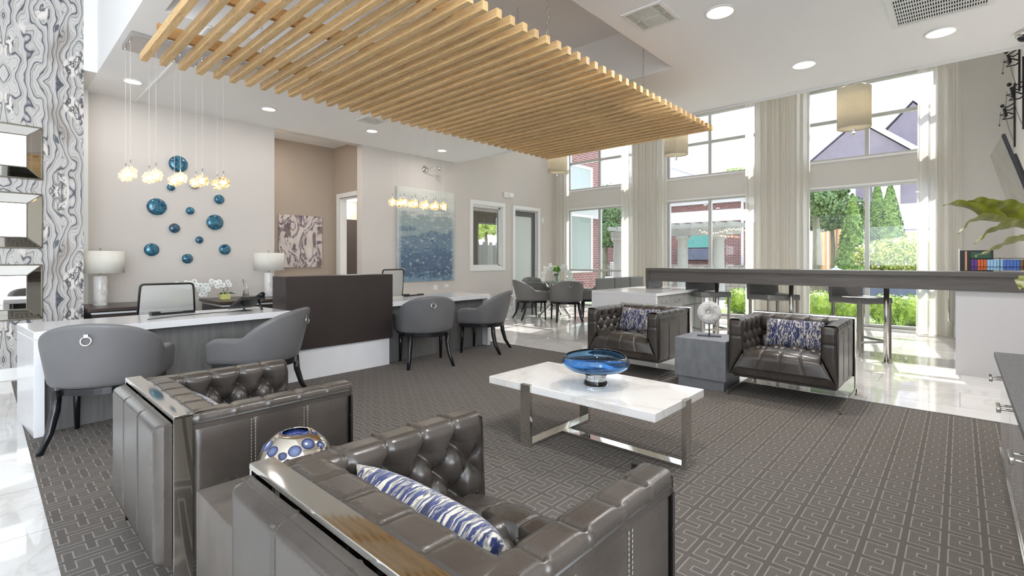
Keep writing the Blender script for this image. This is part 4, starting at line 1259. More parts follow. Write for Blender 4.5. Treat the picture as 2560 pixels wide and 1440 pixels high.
    def fb(i, j):
        y = -CW/2+CW*i/(ny-1); t = j/49; z = .15+(CH-.015-.15)*t
        c = min(abs(y-.14), abs(y+.14)); g = .007*math.exp(-(c/.005)**2)
        e = min(1, min(i, ny-1-i)*CW/89/.028, min(j, 49-j)*.0105/.028); e = math.sqrt(max(0, 1-(1-e)**2))
        return (.052-.052*e+g, y*(.99+.01*e), z)
    m.grid(fb, ny, 50); m.box(.03, .055, -CW/2+.004, CW/2-.004, .15, CH-.02)
    parts.append(('back_panel', m))
    return parts
def make_armchair(lab):
    t = thing('tufted_armchair', lab, 'armchair', (0, 0, 0), 0, 'four tufted grey leather armchairs')
    for nm, mb in armchair_mesh_parts():
        mb.build(nm, M['piping'] if nm in ('piping', 'underside') else (M['thread'] if nm == 'stitching' else M['leather']), t)
    w2 = CW/2+.004
    m = MB().box(.055, .117, -w2-.012, w2+.012, CH-.004, CH+.010)
    for sg in (-1, 1):
        a, b = sorted((sg*w2, sg*(w2+.012)))
        m.box(.055, .117, a, b, 0.012, CH-.004).box(.055, CD+.02, a, b, .008, .05)
    m.build('chrome_frame', M['chrome'], t, bev=.0015, seg=1)
    m = MB()
    for sg in (-1, 1):
        for x in (.09, CD-.02): m.tube([(x, sg*(w2+.006), 0.0), (x, sg*(w2+.006), .01)], .012, 10)
    m.build('glides', M['black'], t)
    return t
AC = make_armchair('tufted grey leather armchair right of the stone disc, holding a wide blue pillow')
AC.location = (5.47, 1.125, 0); AC.rotation_euler = (0, 0, PI); AC.scale = (1.12, .99, 1.02)
dup(AC, 'tufted grey leather armchair behind the blue glass bowl, left of the grey side table', (5.50, 2.66, 0), PI, (1.12, 1.0, 1.01))
dup(AC, 'tufted grey leather armchair in the foreground, showing its seat and a long blue pillow', (.435, .975, 0), 0, (1.02, 1.0, .975))
dup(AC, 'tufted grey leather armchair at the left, near the desks, seen from its side and back', (.405, 2.44, 0), 0, (.94, .96, .975))
# pillows
def make_pillow(w_, h_, th, lab):
    n = 26; mb = MB()
    for sd_ in (1, -1):
        def fn(i, j):
            u = i/(n-1)*2-1; v = j/(n-1)*2-1
            e = max(0, (1-abs(u)**3.0)*(1-abs(v)**2.6))**.5
            k = 1-.06*(1-abs(v))*abs(u)**4
            kk = 1-.07*(1-abs(u))*abs(v)**4
            return (sd_*th/2*e, u*w_/2*k, v*h_/2*kk)
        mb.grid(fn, n, n)
    o = mb.build('throw_pillow', M['pillow'])
    return tag(o, lab, 'pillow', 'blue brushstroke lumbar pillows')
pl = make_pillow(.50, .28, .13, 'wide blue and cream brushstroke pillow on the right armchair')
pl.location = (5.17, 1.15, .525); pl.rotation_euler = (0, R(-20), PI)
pl.rotation_euler = (0, R(20), 0)
q = pl.copy(); C.objects.link(q); q['label'] = 'blue and cream brushstroke pillow on the armchair behind the blue glass bowl'; q.location = (5.17, 2.74, .525)
q = pl.copy(); C.objects.link(q); q['label'] = 'long blue brushstroke pillow lying against the back of the foreground armchair'; q.location = (.79, 1.0, .495); q.rotation_euler = (0, R(-22), 0); q.scale = (1.25, 1.14, 1.05)
q = pl.copy(); C.objects.link(q); q['label'] = 'blue pillow mostly hidden in the left armchair, only its top edge showing'; q.location = (.71, 2.52, .46); q.rotation_euler = (0, R(-16), 0)

# ================================================================ TABLES OF THE SEATING GROUP
def side_table(x0, x1, y0, y1, h, mat, lab):
    t = thing('side_table', lab, 'side table', ((x0+x1)/2, (y0+y1)/2, 0)); a, b = (x1-x0)/2, (y1-y0)/2
    bx(-a, a, -b, b, .10, h).build('block', mat, t, bev=.004)
    bx(-a+.025, a-.025, -b+.025, b-.025, 0, .10).build('plinth', mat, t, bev=.003)
side_table(4.60, 5.09, 1.575, 2.06, .47, M['concrete'], 'square grey block side table between the two far armchairs, holding the stone disc')
side_table(.475, .97, 1.47, 1.83, .47, M['bronzetop'], 'square bronze-grey block side table between the two near armchairs, under the spotted vase')
# stone disc sculpture
p = atz(1773, 840, .47)
t = thing('stone_disc_sculpture', 'pale stone ring disc held upright on a black metal stand on the grey side table', 'sculpture', (p.x, p.y, .47), R(110))
bx(-.11, .11, -.045, .045, 0, .008).build('base_plate', M['black'], t)
MB().tube([(0, 0, .008), (0, 0, .12)], .006, 8).build('stem', M['black'], t)
pts = [(.072*cos(R(a))*1.35, -.0, .12+.115+.115*sin(R(a))*1.0) for a in range(215, 326, 10)]
m = MB().tube(pts, .005, 8)
for s_ in (0, -1): m.tube([pts[s_], (pts[s_][0]*1.02, -.02, pts[s_][2]+.03)], .005, 8)
m.build('cradle', M['black'], t)
prof = [(.018, -.012), (.108, -.012), (.112, 0), (.108, .012), (.018, .012)]
MB().lathe(prof, 56, closed=True).build('stone_ring', M['discmarble'], t, loc=(0, 0, .232)).rotation_euler = (PI/2, 0, 0)
# spotted vase
t = thing('spotted_globe_vase', 'squat mercury glass vase with blue dots on the side table between the near armchairs', 'vase', (.725, 1.665, .47))
MB().lathe([(0, 0), (.05, 0), (.09, .025), (.112, .07), (.115, .105), (.10, .145), (.065, .178), (.042, .188), (.040, .184), (.062, .172), (.095, .14), (.108, .10), (.105, .07), (.085, .03), (0, .012)], 56).build('body', M['vase'], t)
MB().lathe([(0, .176), (.036, .176), (.036, .18), (0, .18)], 32).build('blue_interior', plain('deep_blue_lining', S(24, 48, 120), .2), t)
t.scale = (1, 1, .9)
# coffee table
CT = thing('coffee_table', 'white marble slab coffee table on a polished chrome bar base, centre of the carpet', 'coffee table', (2.755, 1.815, 0))
bx(-.335, .335, -.625, .625, .355, .405).build('marble_top', M['tablemarble'], CT, bev=.004)
ch = M['chrome']
bx(-.352, -.325, .235, .315, .0, .408).build('leg', ch, CT, bev=.002)
bx(.325, .352, .235, .315, .0, .408).build('leg', ch, CT, bev=.002)
bx(-.0, .075, -.652, -.622, .0, .408).build('leg', ch, CT, bev=.002)
bx(-.325, .325, .235, .315, .0, .027).build('floor_bar', ch, CT, bev=.002)
bx(.0, .075, -.622, .235, .0, .027).build('floor_bar', ch, CT, bev=.002)
# blue bowl
B = thing('blown_glass_bowl', 'wide cobalt blue blown glass bowl with a clear base on the marble coffee table', 'bowl', (2.71, 1.745, .405))
def wob(m, k):
    for i, (x, y, z) in enumerate(m.v):
        a = math.atan2(y, x); m.v[i] = (x*(1+.05*sin(a*2+1)), y*(1+.03*cos(3*a)), z+(.006*sin(2*a+.6) if z > .12 else 0))
    return m
pr_ = [(.075, .082), (.12, .097), (.185, .112), (.215, .135), (.222, .16), (.212, .185), (.195, .20), (.190, .198), (.204, .180), (.212, .158), (.205, .138), (.178, .120), (.12, .105), (.06, .094), (0, .09)]
wob(MB().lathe([(0, .078)]+pr_, 64), 1).build('blue_bowl', M['blueglass'], B)
wob(MB().lathe([(0, .0), (.070, .0), (.080, .010), (.074, .03), (.066, .05), (.068, .066), (.080, .0795), (0, .0815)], 48), 1).build('clear_foot', M['clearglass'], B)

# ================================================================ RECEPTION
def desk(x, y, rz, L, Dp, lab, endL, endR, H=.728):
    t = thing('reception_desk', lab, 'desk', (x, y, 0), rz, 'white waterfall reception desks')
    m = MB().box(0, L, 0, Dp, H-.055, H)
    m.build('worktop', M['quartz'], t, bev=.002)
    if endL: bx(0, .055, 0, Dp, 0, H-.056).build('side_panel', M['quartz'], t, bev=.002)
    if endR: bx(L-.055, L, 0, Dp, 0, H-.056).build('side_panel', M['quartz'], t, bev=.002)
    bx(.06, L-.06, .10, .125, .0, H-.056).build('modesty_panel', M['greypanel'], t)
    return t
desk(.248, 4.655, R(4.5), 1.80, .70, 'left white waterfall reception desk with phone and black organiser on top', 1, 0)
desk(3.20, 4.905, R(2.2), 1.76, .72, 'right white reception desk under the second pendant cluster', 0, 1)
t = thing('reception_screen', 'dark brown raised reception screen on a white base between the two white desks', 'reception counter', (2.02, 4.86, 0), R(1))
bx(0, 1.24, 0, .30, .315, 1.055).build('dark_screen', M['espresso'], t, bev=.002)
bx(.0, 1.215, .03, .24, 0, .313).build('white_base', M['quartz'], t, bev=.002)
def cred(x0, x1, y0, y1, lab):
    t = thing('reception_credenza', lab, 'credenza', (x0, y0, 0), 0, 'dark credenzas against the reception wall'); L, W_ = x1-x0, y1-y0
    bx(0, L, 0, W_, .645, .68).build('top', M['credenza'], t, bev=.002)
    bx(.035, L-.035, .035, W_, .612, .632).build('white_band', M['quartz'], t)
    bx(.04, L-.04, .04, W_, .06, .611).build('body', M['espresso'], t)
    bx(.06, L-.06, .06, W_-.02, 0, .06).build('plinth', M['black'], t)
    m = MB().box(.05, L-.05, .05, W_-.02, .632, .645).build('reveal', M['black'], t)
    n = max(1, int(L/.45)); s = (L-.1)/n
    for k in range(n):
        d = bx(.05+k*s+.004, .05+(k+1)*s-.004, .024, .04, .07, .605).build('door', M['espresso'], t, bev=.001)
        MB().tube([(.05+(k+.5)*s-.05, .012, .57), (.05+(k+.5)*s+.05, .012, .57)], .004, 6).build('handle', M['chrome'], d)
cred(.80, 1.80, 7.05, 7.88, 'dark wood credenza at the far left behind the desk, under the left marble lamp')
cred(2.08, 3.13, 7.0, 7.88, 'dark wood credenza behind the phone, under the orchid and the right marble lamp')
def lamp(x, y, z, lab, sw=1):
    t = thing('marble_table_lamp', lab, 'table lamp', (x, y, z), 0, 'pair of marble cylinder table lamps')
    MB().lathe([(0, 0), (.066, 0), (.068, .004), (.068, .346), (.066, .35), (0, .35)], 40).build('marble_base', M['lampmarble'], t)
    MB().tube([(0, 0, .35), (0, 0, .68)], .006, 8).lathe([(.02, .35), (.022, .362), (0, .366)], 16).build('stem', M['chrome'], t)
    MB().lathe([(.205*sw, .385), (.205*sw, .645), (.201*sw, .645), (.201*sw, .385)], 56, closed=True).build('drum_shade', M['shade'], t)
    MB().box(-.02, .02, -.008, .008, .662, .69).build('finial', M['clearglass'], t)
    m = MB()
    for a in range(3): m.tube([(0, 0, .64), (.2*cos(a*2.1), .2*sin(a*2.1), .64)], .002, 5)
    m.build('shade_ring', M['chrome'], t)
    MB().ball((0, 0, .50), .03, 12, 8).build('bulb', M['plastic_white'], t)
lamp(.965, 7.52, .68, 'marble cylinder lamp with a white drum shade at the left, beside the wallpaper wall', 1.12)
lamp(2.925, 7.62, .68, 'marble cylinder lamp with a white drum shade right of the glass discs, by the hallway')
def bloom(mb, c, s, nrm):
    nrm = Vector(nrm).normalized(); x = nrm.orthogonal().normalized(); y = nrm.cross(x)
    a0 = random.random()*6
    for k in range(5):
        a = a0+k*2*PI/5; d = x*cos(a)+y*sin(a); q = nrm.cross(d)
        w_ = .58 if k % 2 else .72
        base = Vector(c); mid = base+d*s*.55+nrm*s*.10; tip = base+d*s+nrm*s*.02
        mb.add([base, mid+q*s*w_, tip, mid-q*s*w_, base+d*s*.5+nrm*s*.2], [(0, 1, 4), (1, 2, 4), (2, 3, 4), (3, 0, 4)], True)
    mb.ball(Vector(c)+nrm*s*.12, s*.16, 6, 5, mi=1)
def orchid(x, y, z, lab, flip=1):
    t = thing('potted_orchid', lab, 'orchid', (x, y, z), 0, 'white orchids on the reception credenzas')
    MB().box(-.06, .06, -.05, .05, 0, .075).build('pot', M['limepot'], t, bev=.008)
    pts = [(0, 0, .05), (-.02*flip, 0, .16), (-.08*flip, 0, .235), (-.16*flip, -.01, .245), (-.23*flip, -.02, .17), (-.26*flip, -.02, .07)]
    pts2 = [(.01*flip, 0, .05), (.04*flip, 0, .14), (.03*flip, 0, .2), (-.03*flip, .01, .24)]
    MB().tube(pts, .0035, 6).tube(pts2, .0035, 6).build('stem', M['stem'], t)
    m = MB()
    for dx, dz in ((-.05, .05), (.06, .04), (.0, .10)):
        m.add([(0, 0, .06), (dx, -.03, .09+dz*.3), (dx*2.2, -.05, .07), (dx, .02, .08)], [(0, 1, 2, 3)], True)
    m.build('leaf', M['leafgreen'], t)
    for p_ in [(-.03, -.02, .20), (-.075, -.03, .245), (-.12, -.03, .23), (-.10, -.04, .19), (-.165, -.03, .255), (-.19, -.04, .21), (-.235, -.04, .20), (-.215, -.05, .15), (-.26, -.04, .13), (-.245, -.05, .085), (.05, -.03, .20), (.03, -.03, .235)]:
        mb = MB(); bloom(mb, (p_[0]*flip, p_[1], p_[2]), random.uniform(.036, .046), (random.uniform(-.5, .5), -1, random.uniform(-.3, .4)))
        mb.build('bloom', [M['petal'], M['stem']], t, norm=False)
orchid(2.26, 7.40, .68, 'white orchid arching from a lime square pot on the right credenza')
orchid(1.74, 7.45, .68, 'white orchid behind the left mesh office chair, only the upper blooms showing', -1).__class__
t = thing('crystal_award', 'slim clear crystal obelisk award on the right credenza beside the orchid', 'award', (2.52, 7.38, .68))
MB().add([(-.045, -.02, 0), (.045, -.02, 0), (.045, .02, 0), (-.045, .02, 0), (-.02, -.012, .12), (.025, -.012, .12), (.025, .012, .12), (-.02, .012, .12), (-.035, -.015, .27), (.012, -.015, .22), (.012, .015, .22), (-.035, .015, .27)],
         [(3, 2, 1, 0), (0, 1, 5, 4), (1, 2, 6, 5), (2, 3, 7, 6), (3, 0, 4, 7), (4, 5, 9, 8), (5, 6, 10, 9), (6, 7, 11, 10), (7, 4, 8, 11), (8, 9, 10, 11)]).build('crystal_body', M['clearglass'], t)
bx(-.05, .05, -.03, .03, -.0, .008).build('base', M['clearglass'], t)
def office_chair(x, y, rz, lab, zt=.97, w_=.50):
    t = thing('mesh_office_chair', lab, 'office chair', (x, y, 0), rz, 'mesh back office chairs')
    k = zt-.97
    def rr(z):  # half width
        return w_/2*(1+.10*(zt-z)/.45)
    pts = []
    for a in range(0, 91, 18): pts.append((w_/2-.035+.035*sin(R(a)), -.02, zt-.035+.035*cos(R(a))))
    right = pts+[(rr(zt-.2), -.0, zt-.2), (rr(zt-.45), .03, zt-.45)]
    left = [(-p_[0], p_[1], p_[2]) for p_ in right]
    MB().tube(list(reversed(left))+right, .011, 8).build('back_frame', M['black'], t)
    def fn(i, j):
        u = i/12*2-1; v = j/12; z = zt-.01-.43*v
        return (u*(rr(z)-.01), -.02+.05*v*v-.02*(1-u*u), z)
    MB().grid(fn, 13, 13).build('mesh_back', M['mesh'], t, norm=False)
    MB().box(-.24, .24, -.50, -.03, .43, .50).build('seat', M['black'], t, bev=.03, seg=3)
    MB().tube([(0, .03, zt-.42), (0, .08, .5), (0, -.1, .42)], .02, 8).build('back_support', M['black'], t)
    MB().tube([(0, -.25, .1), (0, -.25, .44)], .028, 10).build('gas_column', M['chrome'], t)
    for i in range(5):
        a = i*2*PI/5; o = MB().tube([(0, -.25, .12), (.29*cos(a), -.25+.29*sin(a), .07)], [.02, .014], 8).build('base_leg', M['black'], t)
        MB().ball((.29*cos(a), -.25+.29*sin(a), .03), .03, 10, 8).build('caster', M['black'], o)
p = aty(418, 700, 6.25)
office_chair(p.x, 6.25, R(-4), 'light mesh office chair behind the left desk, beneath the glass discs', .965, .47)
office_chair(4.2, 6.3, R(14), 'light mesh office chair behind the dark reception screen, in front of the blue painting', 1.075, .45)
# desk things
def organiser(px, py, rz, lab):
    p = atz(px, py, .728)
    t = thing('desk_organiser', lab, 'desk organiser', (p.x, p.y, .728), rz, 'black monitor bar trays')
    bx(-.05, .02, -.03, .03, 0, .032).build('connector_block', M['black'], t, bev=.003)
    MB().box(.02, .30, -.025, .025, 0, .012).box(.02, .30, -.025, -.02, .012, .02).box(.22, .30, -.022, .022, .012, .022).build('tray', M['black'], t)
    MB().tube([(.06, -.015, .018), (.10, -.02, .02)], .003, 6).build('clip', M['chrome'], t)
organiser(392, 788, R(8), 'black flat cable tray lying on the left white desk in front of the mesh chair')
organiser(1018, 741, R(10), 'black flat cable tray lying on the right white desk beside the painting')
p = atz(618, 776, .728)
t = thing('desk_phone', 'black desk telephone on an angled stand at the right end of the left white desk', 'telephone', (p.x, p.y+.03, .728), R(190))
t.scale = (1.2, 1.2, 1.15)
MB().add([(-.10, -.09, .03), (.10, -.09, .03), (.10, .10, .12), (-.10, .10, .12), (-.10, -.09, .01), (.10, -.09, .01), (.10, .11, .095), (-.10, .11, .095)], [(0, 1, 2, 3), (7, 6, 5, 4), (0, 4, 5, 1), (1, 5, 6, 2), (2, 6, 7, 3), (3, 7, 4, 0)]).build('body', M['black'], t, bev=.004)
MB().tube([(-.075, -.09, .065), (-.075, -.03, .085), (-.075, .06, .125), (-.075, .11, .135)], [.02, .013, .013, .022], 10).build('handset', M['black'], t)
for sx_ in (-.07, .07): MB().tube([(sx_, .06, .08), (sx_, .11, .006)], .009, 6).build('stand_leg', M['black'], t)
bx(-.02, .08, -.01, .07, .0, .001).build('screen', M['tvscreen'], t, loc=(0, .0, .002))
MB().tube([(.0, 0, .004), (.12, .05, .004), (.25, .0, .004), (.5, .02, .004), (.72, .08, .004)], .003, 6).build('cable', M['black'], t)

# ---------------------------------------------------------------- barrel chairs
def make_barrel(lab, mat):
    t = thing('barrel_armchair', lab, 'chair', (0, 0, 0), 0, 'grey barrel chairs with ring pulls')
    NU = 46
    def plan(u):
        """u in -1..1 around the U; returns x, y, nx, ny, backness"""
        arcL = PI*.29; st = .27; tot = arcL/2+st
        s = abs(u)*tot; sg = 1 if u >= 0 else -1
        if s < arcL/2:
            ph = s/(arcL/2)*PI/2
            return -.26*cos(ph), sg*.295*sin(ph), -cos(ph), sg*sin(ph), cos(ph)
        d = s-arcL/2
        return d, sg*(.295+.012*(d/st)), 0, sg, 0
    m = MB(); ring = []
    def sect(u):
        x, y, nx, ny, b = plan(u)
        h = .595+.225*b**.85
        if b == 0:
            d = x/.27; h = .60-.03*max(0, (d-.75)/.25)**2
        th = .035+.022*(1-b)
        pts = []
        z0 = .385
        lean = lambda z: .085*b*((z-z0)/.42)-.022*(1-(z-z0)/.25 if z < z0+.25 else 0)
        zs = [z0, z0+.05, z0+(h-z0)*.5, h-.05, h-.018]
        for z in zs: pts.append((th*.75+lean(z), z))
        pts += [(th*.55+lean(h), h-.004), (0+lean(h), h), (-th*.55+lean(h), h-.004)]
        for z in reversed(zs): pts.append((-th*.75+lean(z), z))
        return [(x+nx*o, y+ny*o, z) for o, z in pts]
    S_ = [sect(-1+2*i/(NU-1)) for i in range(NU)]; n = len(S_[0])
    vs = [p_ for r in S_ for p_ in r]; fs = []
    for i in range(NU-1):
        for k in range(n): fs.append((i*n+k, i*n+(k+1) % n, (i+1)*n+(k+1) % n, (i+1)*n+k))
    # rounded ends
    for e, sgn in ((0, 1), (NU-1, 1)):
        base = len(vs); r = S_[e]
        cxx = sum(q[0] for q in r)/n; cyy = sum(q[1] for q in r)/n; czz = sum(q[2] for q in r)/n
        for q in r: vs.append((q[0]+.022, cyy+(q[1]-cyy)*.8, czz+(q[2]-czz)*.92))
        for k in range(n): fs.append((e*n+k, e*n+(k+1) % n, base+(k+1) % n, base+k))
        fs.append(tuple(base+k for k in range(n)))
    m.add(vs, fs, True)
    m.build('upholstered_shell', mat, t, sub=1)
    o = MB()
    pl_ = [(plan(-1+2*i/30)[0]*.9, plan(-1+2*i/30)[1]*.88) for i in range(31)]
    o.prism([(a*.95, b*.95) for a, b in pl_], .40, .475).build('seat_cushion', mat, t, bev=.025, seg=3)
    fr = [(plan(-1+2*i/30)[0]*.97, plan(-1+2*i/30)[1]*.93) for i in range(31)]
    MB().prism(fr, .345, .388).build('seat_frame', M['blackwood'], t)
    for sg in (-1, 1):
        MB().add([], []).tube([(.235, sg*.245, .375), (.24, sg*.248, .2), (.25, sg*.25, .0)], [.024, .021, .015], 4).build('leg', M['blackwood'], t)
        MB().tube([(-.17, sg*.215, .375), (-.18, sg*.22, .25), (-.215, sg*.235, .12), (-.285, sg*.26, .0)], [.030, .029, .024, .017], 4).build('leg', M['blackwood'], t)
    ctr = (-.26-.085*.86-.036, 0, .735)
    r = MB().tube([(ctr[0]-.010+.003*cos(a*PI/12), .027*sin(a*PI/12), ctr[2]-.022+.027*cos(a*PI/12)) for a in range(24)], .0048, 8, closed=True)
    r.box(ctr[0]-.012, ctr[0]+.008, -.011, .011, ctr[2]+.0, ctr[2]+.020)
    r.build('ring_pull', M['chrome'], t)
    return t
BC = make_barrel('grey barrel chair at the left white desk, nearest the camera, seen from behind', M['greyleather'])
BC.location = (.60, 4.36, 0); BC.rotation_euler = (0, 0, R(66))
dup(BC, 'grey barrel chair at the left white desk turned sideways, right of the nearest one', (1.63, 4.36, 0), R(130))
dup(BC, 'grey barrel chair just right of the dark screen, its back toward the camera', (3.55, 4.64, 0), R(66))
dup(BC, 'grey barrel chair at the right end of the right white desk, turned to face left', (4.61, 4.72, 0), R(118))
BD = make_barrel('silver grey barrel chair at the glass dining table, left one facing right', M['silverfabric'])
BD['group'] = 'silver grey barrel chairs at the glass table'
BD.location = (7.74, 6.60, 0); BD.rotation_euler = (0, 0, R(-28))
dup(BD, 'silver grey barrel chair nearest in front of the glass table, ring pull facing forward', (7.98, 5.84, 0), R(50))
dup(BD, 'silver grey barrel chair at the glass dining table, right one beside the banquette backs', (8.93, 5.80, 0), R(128))
dup(BD, 'silver grey barrel chair behind the glass dining table by the frosted door, mostly hidden', (8.72, 7.22, 0), R(-112))
t = thing('glass_dining_table', 'round glass dining table on crossed chrome legs near the left window', 'dining table', (8.42, 6.42, 0))
MB().lathe([(0, .735), (.60, .735), (.605, .741), (.60, .747), (0, .747)], 72).build('glass_top', M['tableglass'], t)
for k in range(3):
    a = k*2*PI/3+.4; a2 = a+PI*.95
    MB().tube([(.40*cos(a), .40*sin(a), .0), (.36*cos(a2), .36*sin(a2), .733)], .032, 4).build('leg', M['chrome'], t)
t = thing('orchid_centrepiece', 'clear glass vase of white orchids and bright green leaves on the round glass table', 'flower arrangement', (8.42, 6.42, .7475))
MB().lathe([(0, 0), (.07, 0), (.085, .04), (.07, .12), (.05, .17), (.047, .17), (.066, .12), (.08, .04), (.065, .006), (0, .006)], 32).build('glass_vase', M['clearglass'], t)
m = MB()
for k in range(9):
    a = k*.7; m.tube([(0, 0, .01), (.03*cos(a), .03*sin(a), .12), (.05*cos(a), .05*sin(a), .24)], .003, 5)
m.build('stem', M['stem'], t)
m = MB()
leaves(160, ell((0, 0, .27), (.075, .075, .075)), .02, m).build('green_leaf', M['leafgreen'], t, norm=False)
Rv = Vector((sT, -cT, 0))
for sd_ in (-1, 1):
    path = [Vector((0, 0, .2)), Rv*.10*sd_+Vector((0, 0, .33)), Rv*.20*sd_+Vector((0, 0, .30)), Rv*.29*sd_+Vector((0, 0, .18)), Rv*.32*sd_+Vector((0, 0, .05))]
    MB().tube(path, .003, 5).build('stem', M['stem'], t)
    for k in range(22):
        u = k/21*(len(path)-1); i = min(int(u), len(path)-2); q = path[i].lerp(path[i+1], u-i)
        q = q+Vector((random.uniform(-.045, .045), random.uniform(-.045, .045), random.uniform(-.04, .05)))
        mb = MB(); bloom(mb, q, random.uniform(.038, .05), (-.7, -.7, random.uniform(-.3, .5))); mb.build('bloom', [M['petal'], M['stem']], t, norm=False)

# ---------------------------------------------------------------- high backed banquette chairs
for k, (x, lab) in enumerate([(7.35, 'grey high-backed upholstered chair, leftmost of three behind the white island'), (7.90, 'grey high-backed upholstered chair, middle of three behind the white island'), (8.45, 'grey high-backed upholstered chair, rightmost of three behind the white island')]):
    t = thing('high_back_chair', lab, 'chair', (x+.14, 4.62, 0), 0, 'three grey high-backed chairs behind the island')
    def fn(i, j, s_=1):
        return (0, 0, 0)
    m = MB()
    m.prism([(-.06, .04), (.0, .04), (.06, .90), (-.02, .90)], -.262, .262, axis='x')
    m.build('backrest', M['silverfabric'], t, bev=.02, seg=3)
    bx(-.25, .25, -.5, -.06, .30, .48).build('seat', M['silverfabric'], t, bev=.03, seg=3)
    for sx_ in (-.21, .21):
        for sy_ in (-.03, -.45): bx(sx_-.02, sx_+.02, sy_-.02, sy_+.02, 0, .30 if sy_ < -.1 else .04).build('leg', M['blackwood'], t)

# ---------------------------------------------------------------- bar
BX = 7.0
t = thing('bar_table', 'long raised dark grey wood bar on chrome posts across the right half of the room', 'bar table', (BX, 0, 0))
MB().box(0, .48, -.59, 3.60, 1.045, 1.095).box(.0, .48, 3.55, 3.60, .78, 1.045).build('top', M['barwood'], t, bev=.002)
MB().box(.02, .05, -.59, 3.548, .895, 1.045).build('apron', M['barwood'], t)
MB().box(.43, .46, -.59, 3.548, .895, 1.045).build('apron', M['barwood'], t)
for y in (2.60, 1.64, .64):
    MB().tube([(.24, y, 0), (.24, y, 1.045)], .028, 16).lathe([(.05, 0), (.05, .012), (.03, .016)], 20, (.24, y, 0)).build('post', M['nickel'], t)
# white island under the left end of the bar
IX0, IX1, IY0, IY1, IH = 6.02, 7.75, 2.95, 3.95, .778
t = thing('white_island', 'white waterfall island with grey drawers under the left end of the dark bar', 'kitchen island', (IX0, IY0, 0)); L, W_ = IX1-IX0, IY1-IY0
bx(0, L, 0, W_, IH-.04, IH).build('worktop', M['quartz'], t, bev=.002)
bx(0, .04, 0, W_, 0, IH-.041).build('side_panel', M['quartz'], t, bev=.002)
bx(.042, L, .04, W_-.02, .08, IH-.045).build('body', M['greycol'], t)
bx(.042, L, .09, W_-.05, 0, .08).build('plinth', M['greypanel'], t)
greyfront = plain('grey_drawer_front', S(150, 149, 146), .4)
for k in range(4):
    x = .05+k*.425
    d = bx(x, x+.415, .02, .04, .56, .73).build('drawer', greyfront, t, bev=.001)
    MB().tube([(x+.13, .0, .655), (x+.29, .0, .655)], .006, 8).tube([(x+.15, 0, .655), (x+.15, .02, .655)], .004, 6).tube([(x+.27, 0, .655), (x+.27, .02, .655)], .004, 6).build('handle', M['chrome'], d)
    d = bx(x, x+.415, .02, .04, .09, .55).build('door', greyfront, t, bev=.001)
    MB().tube([(x+.13, .0, .51), (x+.29, .0, .51)], .006, 8).build('handle', M['chrome'], d)
def stool(x, y, lab):
    t = thing('bar_stool', lab, 'bar stool', (x, y, 0), R(229), 'grey bar stools on the far side of the bar')
    t.scale = (1.08, 1.08, 1)
    bx(-.215, .215, -.215, .215, .678, .757).build('seat', M['silverfabric'], t, bev=.018, seg=3)
    MB().prism([(-.235, .66), (-.185, .66), (-.20, .98), (-.255, .98)], -.215, .215, axis='y').build('backrest', M['silverfabric'], t, bev=.015, seg=3)
    m = MB()
    for sx_ in (-.19, .19):
        for sy_ in (-.19, .19):
            bx(sx_-.0135, sx_+.0135, sy_-.0135, sy_+.0135, 0, .68).build('leg', M['nickel'], t)
    MB().box(.18, .20, -.18, .18, .20, .225).box(-.18, .18, -.20, -.18, .20, .225).box(-.18, .18, .18, .20, .20, .225).build('footrest', M['nickel'], t)
stool(7.33, 2.76, 'grey bar stool by the white island, left one of three, behind the stone disc')
stool(7.37, 1.89, 'grey bar stool in the middle of the three, behind the right armchair')
stool(7.55, .93, 'grey bar stool at the right, nearest, standing clear of the right armchair')
# white block and kitchenette behind the bar's right end
t = thing('white_bar_base', 'plain white block carrying the right end of the dark bar', 'bar base', (7.046, .034, 0))
bx(0, .46, -.62, 0, 0, .893).build('block', plain('soft_grey_white_laminate', S(196, 196, 198), .4), t, bev=.002)
t = thing('kitchenette_counter', 'white kitchenette counter along the right wall behind the bar', 'counter', (7.62, -.595, 0))
bx(0, 1.75, 0, .52, .09, .90).build('cabinet', M['wall_white'], t)
bx(0, 1.75, 0, .56, .90, .94).build('worktop', M['quartz'], t, bev=.003)
t = thing('undercounter_fridge', 'stainless steel undercounter fridge with a bar handle beside the far right curtain', 'fridge', (9.45, -.595, 0))
bx(0, .6, 0.002, .62, .0, .97).build('body', M['black'], t, bev=.004)
d = bx(.0, .6, .62, .66, .10, .95).build('door', M['steel'], t, bev=.008)
MB().tube([(.54, .665, .24), (.54, .72, .30), (.54, .72, .80), (.54, .665, .86)], .012, 10).build('handle', M['chrome'], d)
# coffee rack on the counter
p = atx(2430, 660, 8.1)
t = thing('pod_display_rack', 'wire rack packed with purple, orange and blue drink sachets behind the bar at the right', 'display rack', (8.0, -.50, .94))
cols = [S(92, 44, 140)]*2+[S(206, 96, 40)]*3+[S(150, 196, 232)]*5+[S(70, 110, 190)]*5+[S(120, 90, 60)]*2
pm = {}
for k, c in enumerate(cols):
    if c not in pm: pm[c] = plain('sachet_colour_%d' % len(pm), c, .35)
    yy = .40-k*.027
    o = MB().box(-.0, .05, yy-.0245, yy, .16, .285)
    o.build('sachet', pm[c], t, bev=.003)
m = MB()
for z in (.14, .20, .30):
    m.tube([(-.01, .41, z), (-.01, -.08, z)], .003, 5).tube([(.08, .41, z), (.08, -.08, z)], .003, 5)
for yy in (.41, .16, -.08): m.tube([(-.01, yy, 0), (-.01, yy, .31)], .003, 5).tube([(-.01, yy, .14), (.08, yy, .14)], .003, 5)
m.build('wire_frame', M['black'], t)
m = MB()
for k in range(17): m.tube([(.0, .38-k*.026, .10), (.05, .38-k*.026, .13)], .011, 8)
m.build('coffee_pods', M['black'], t)
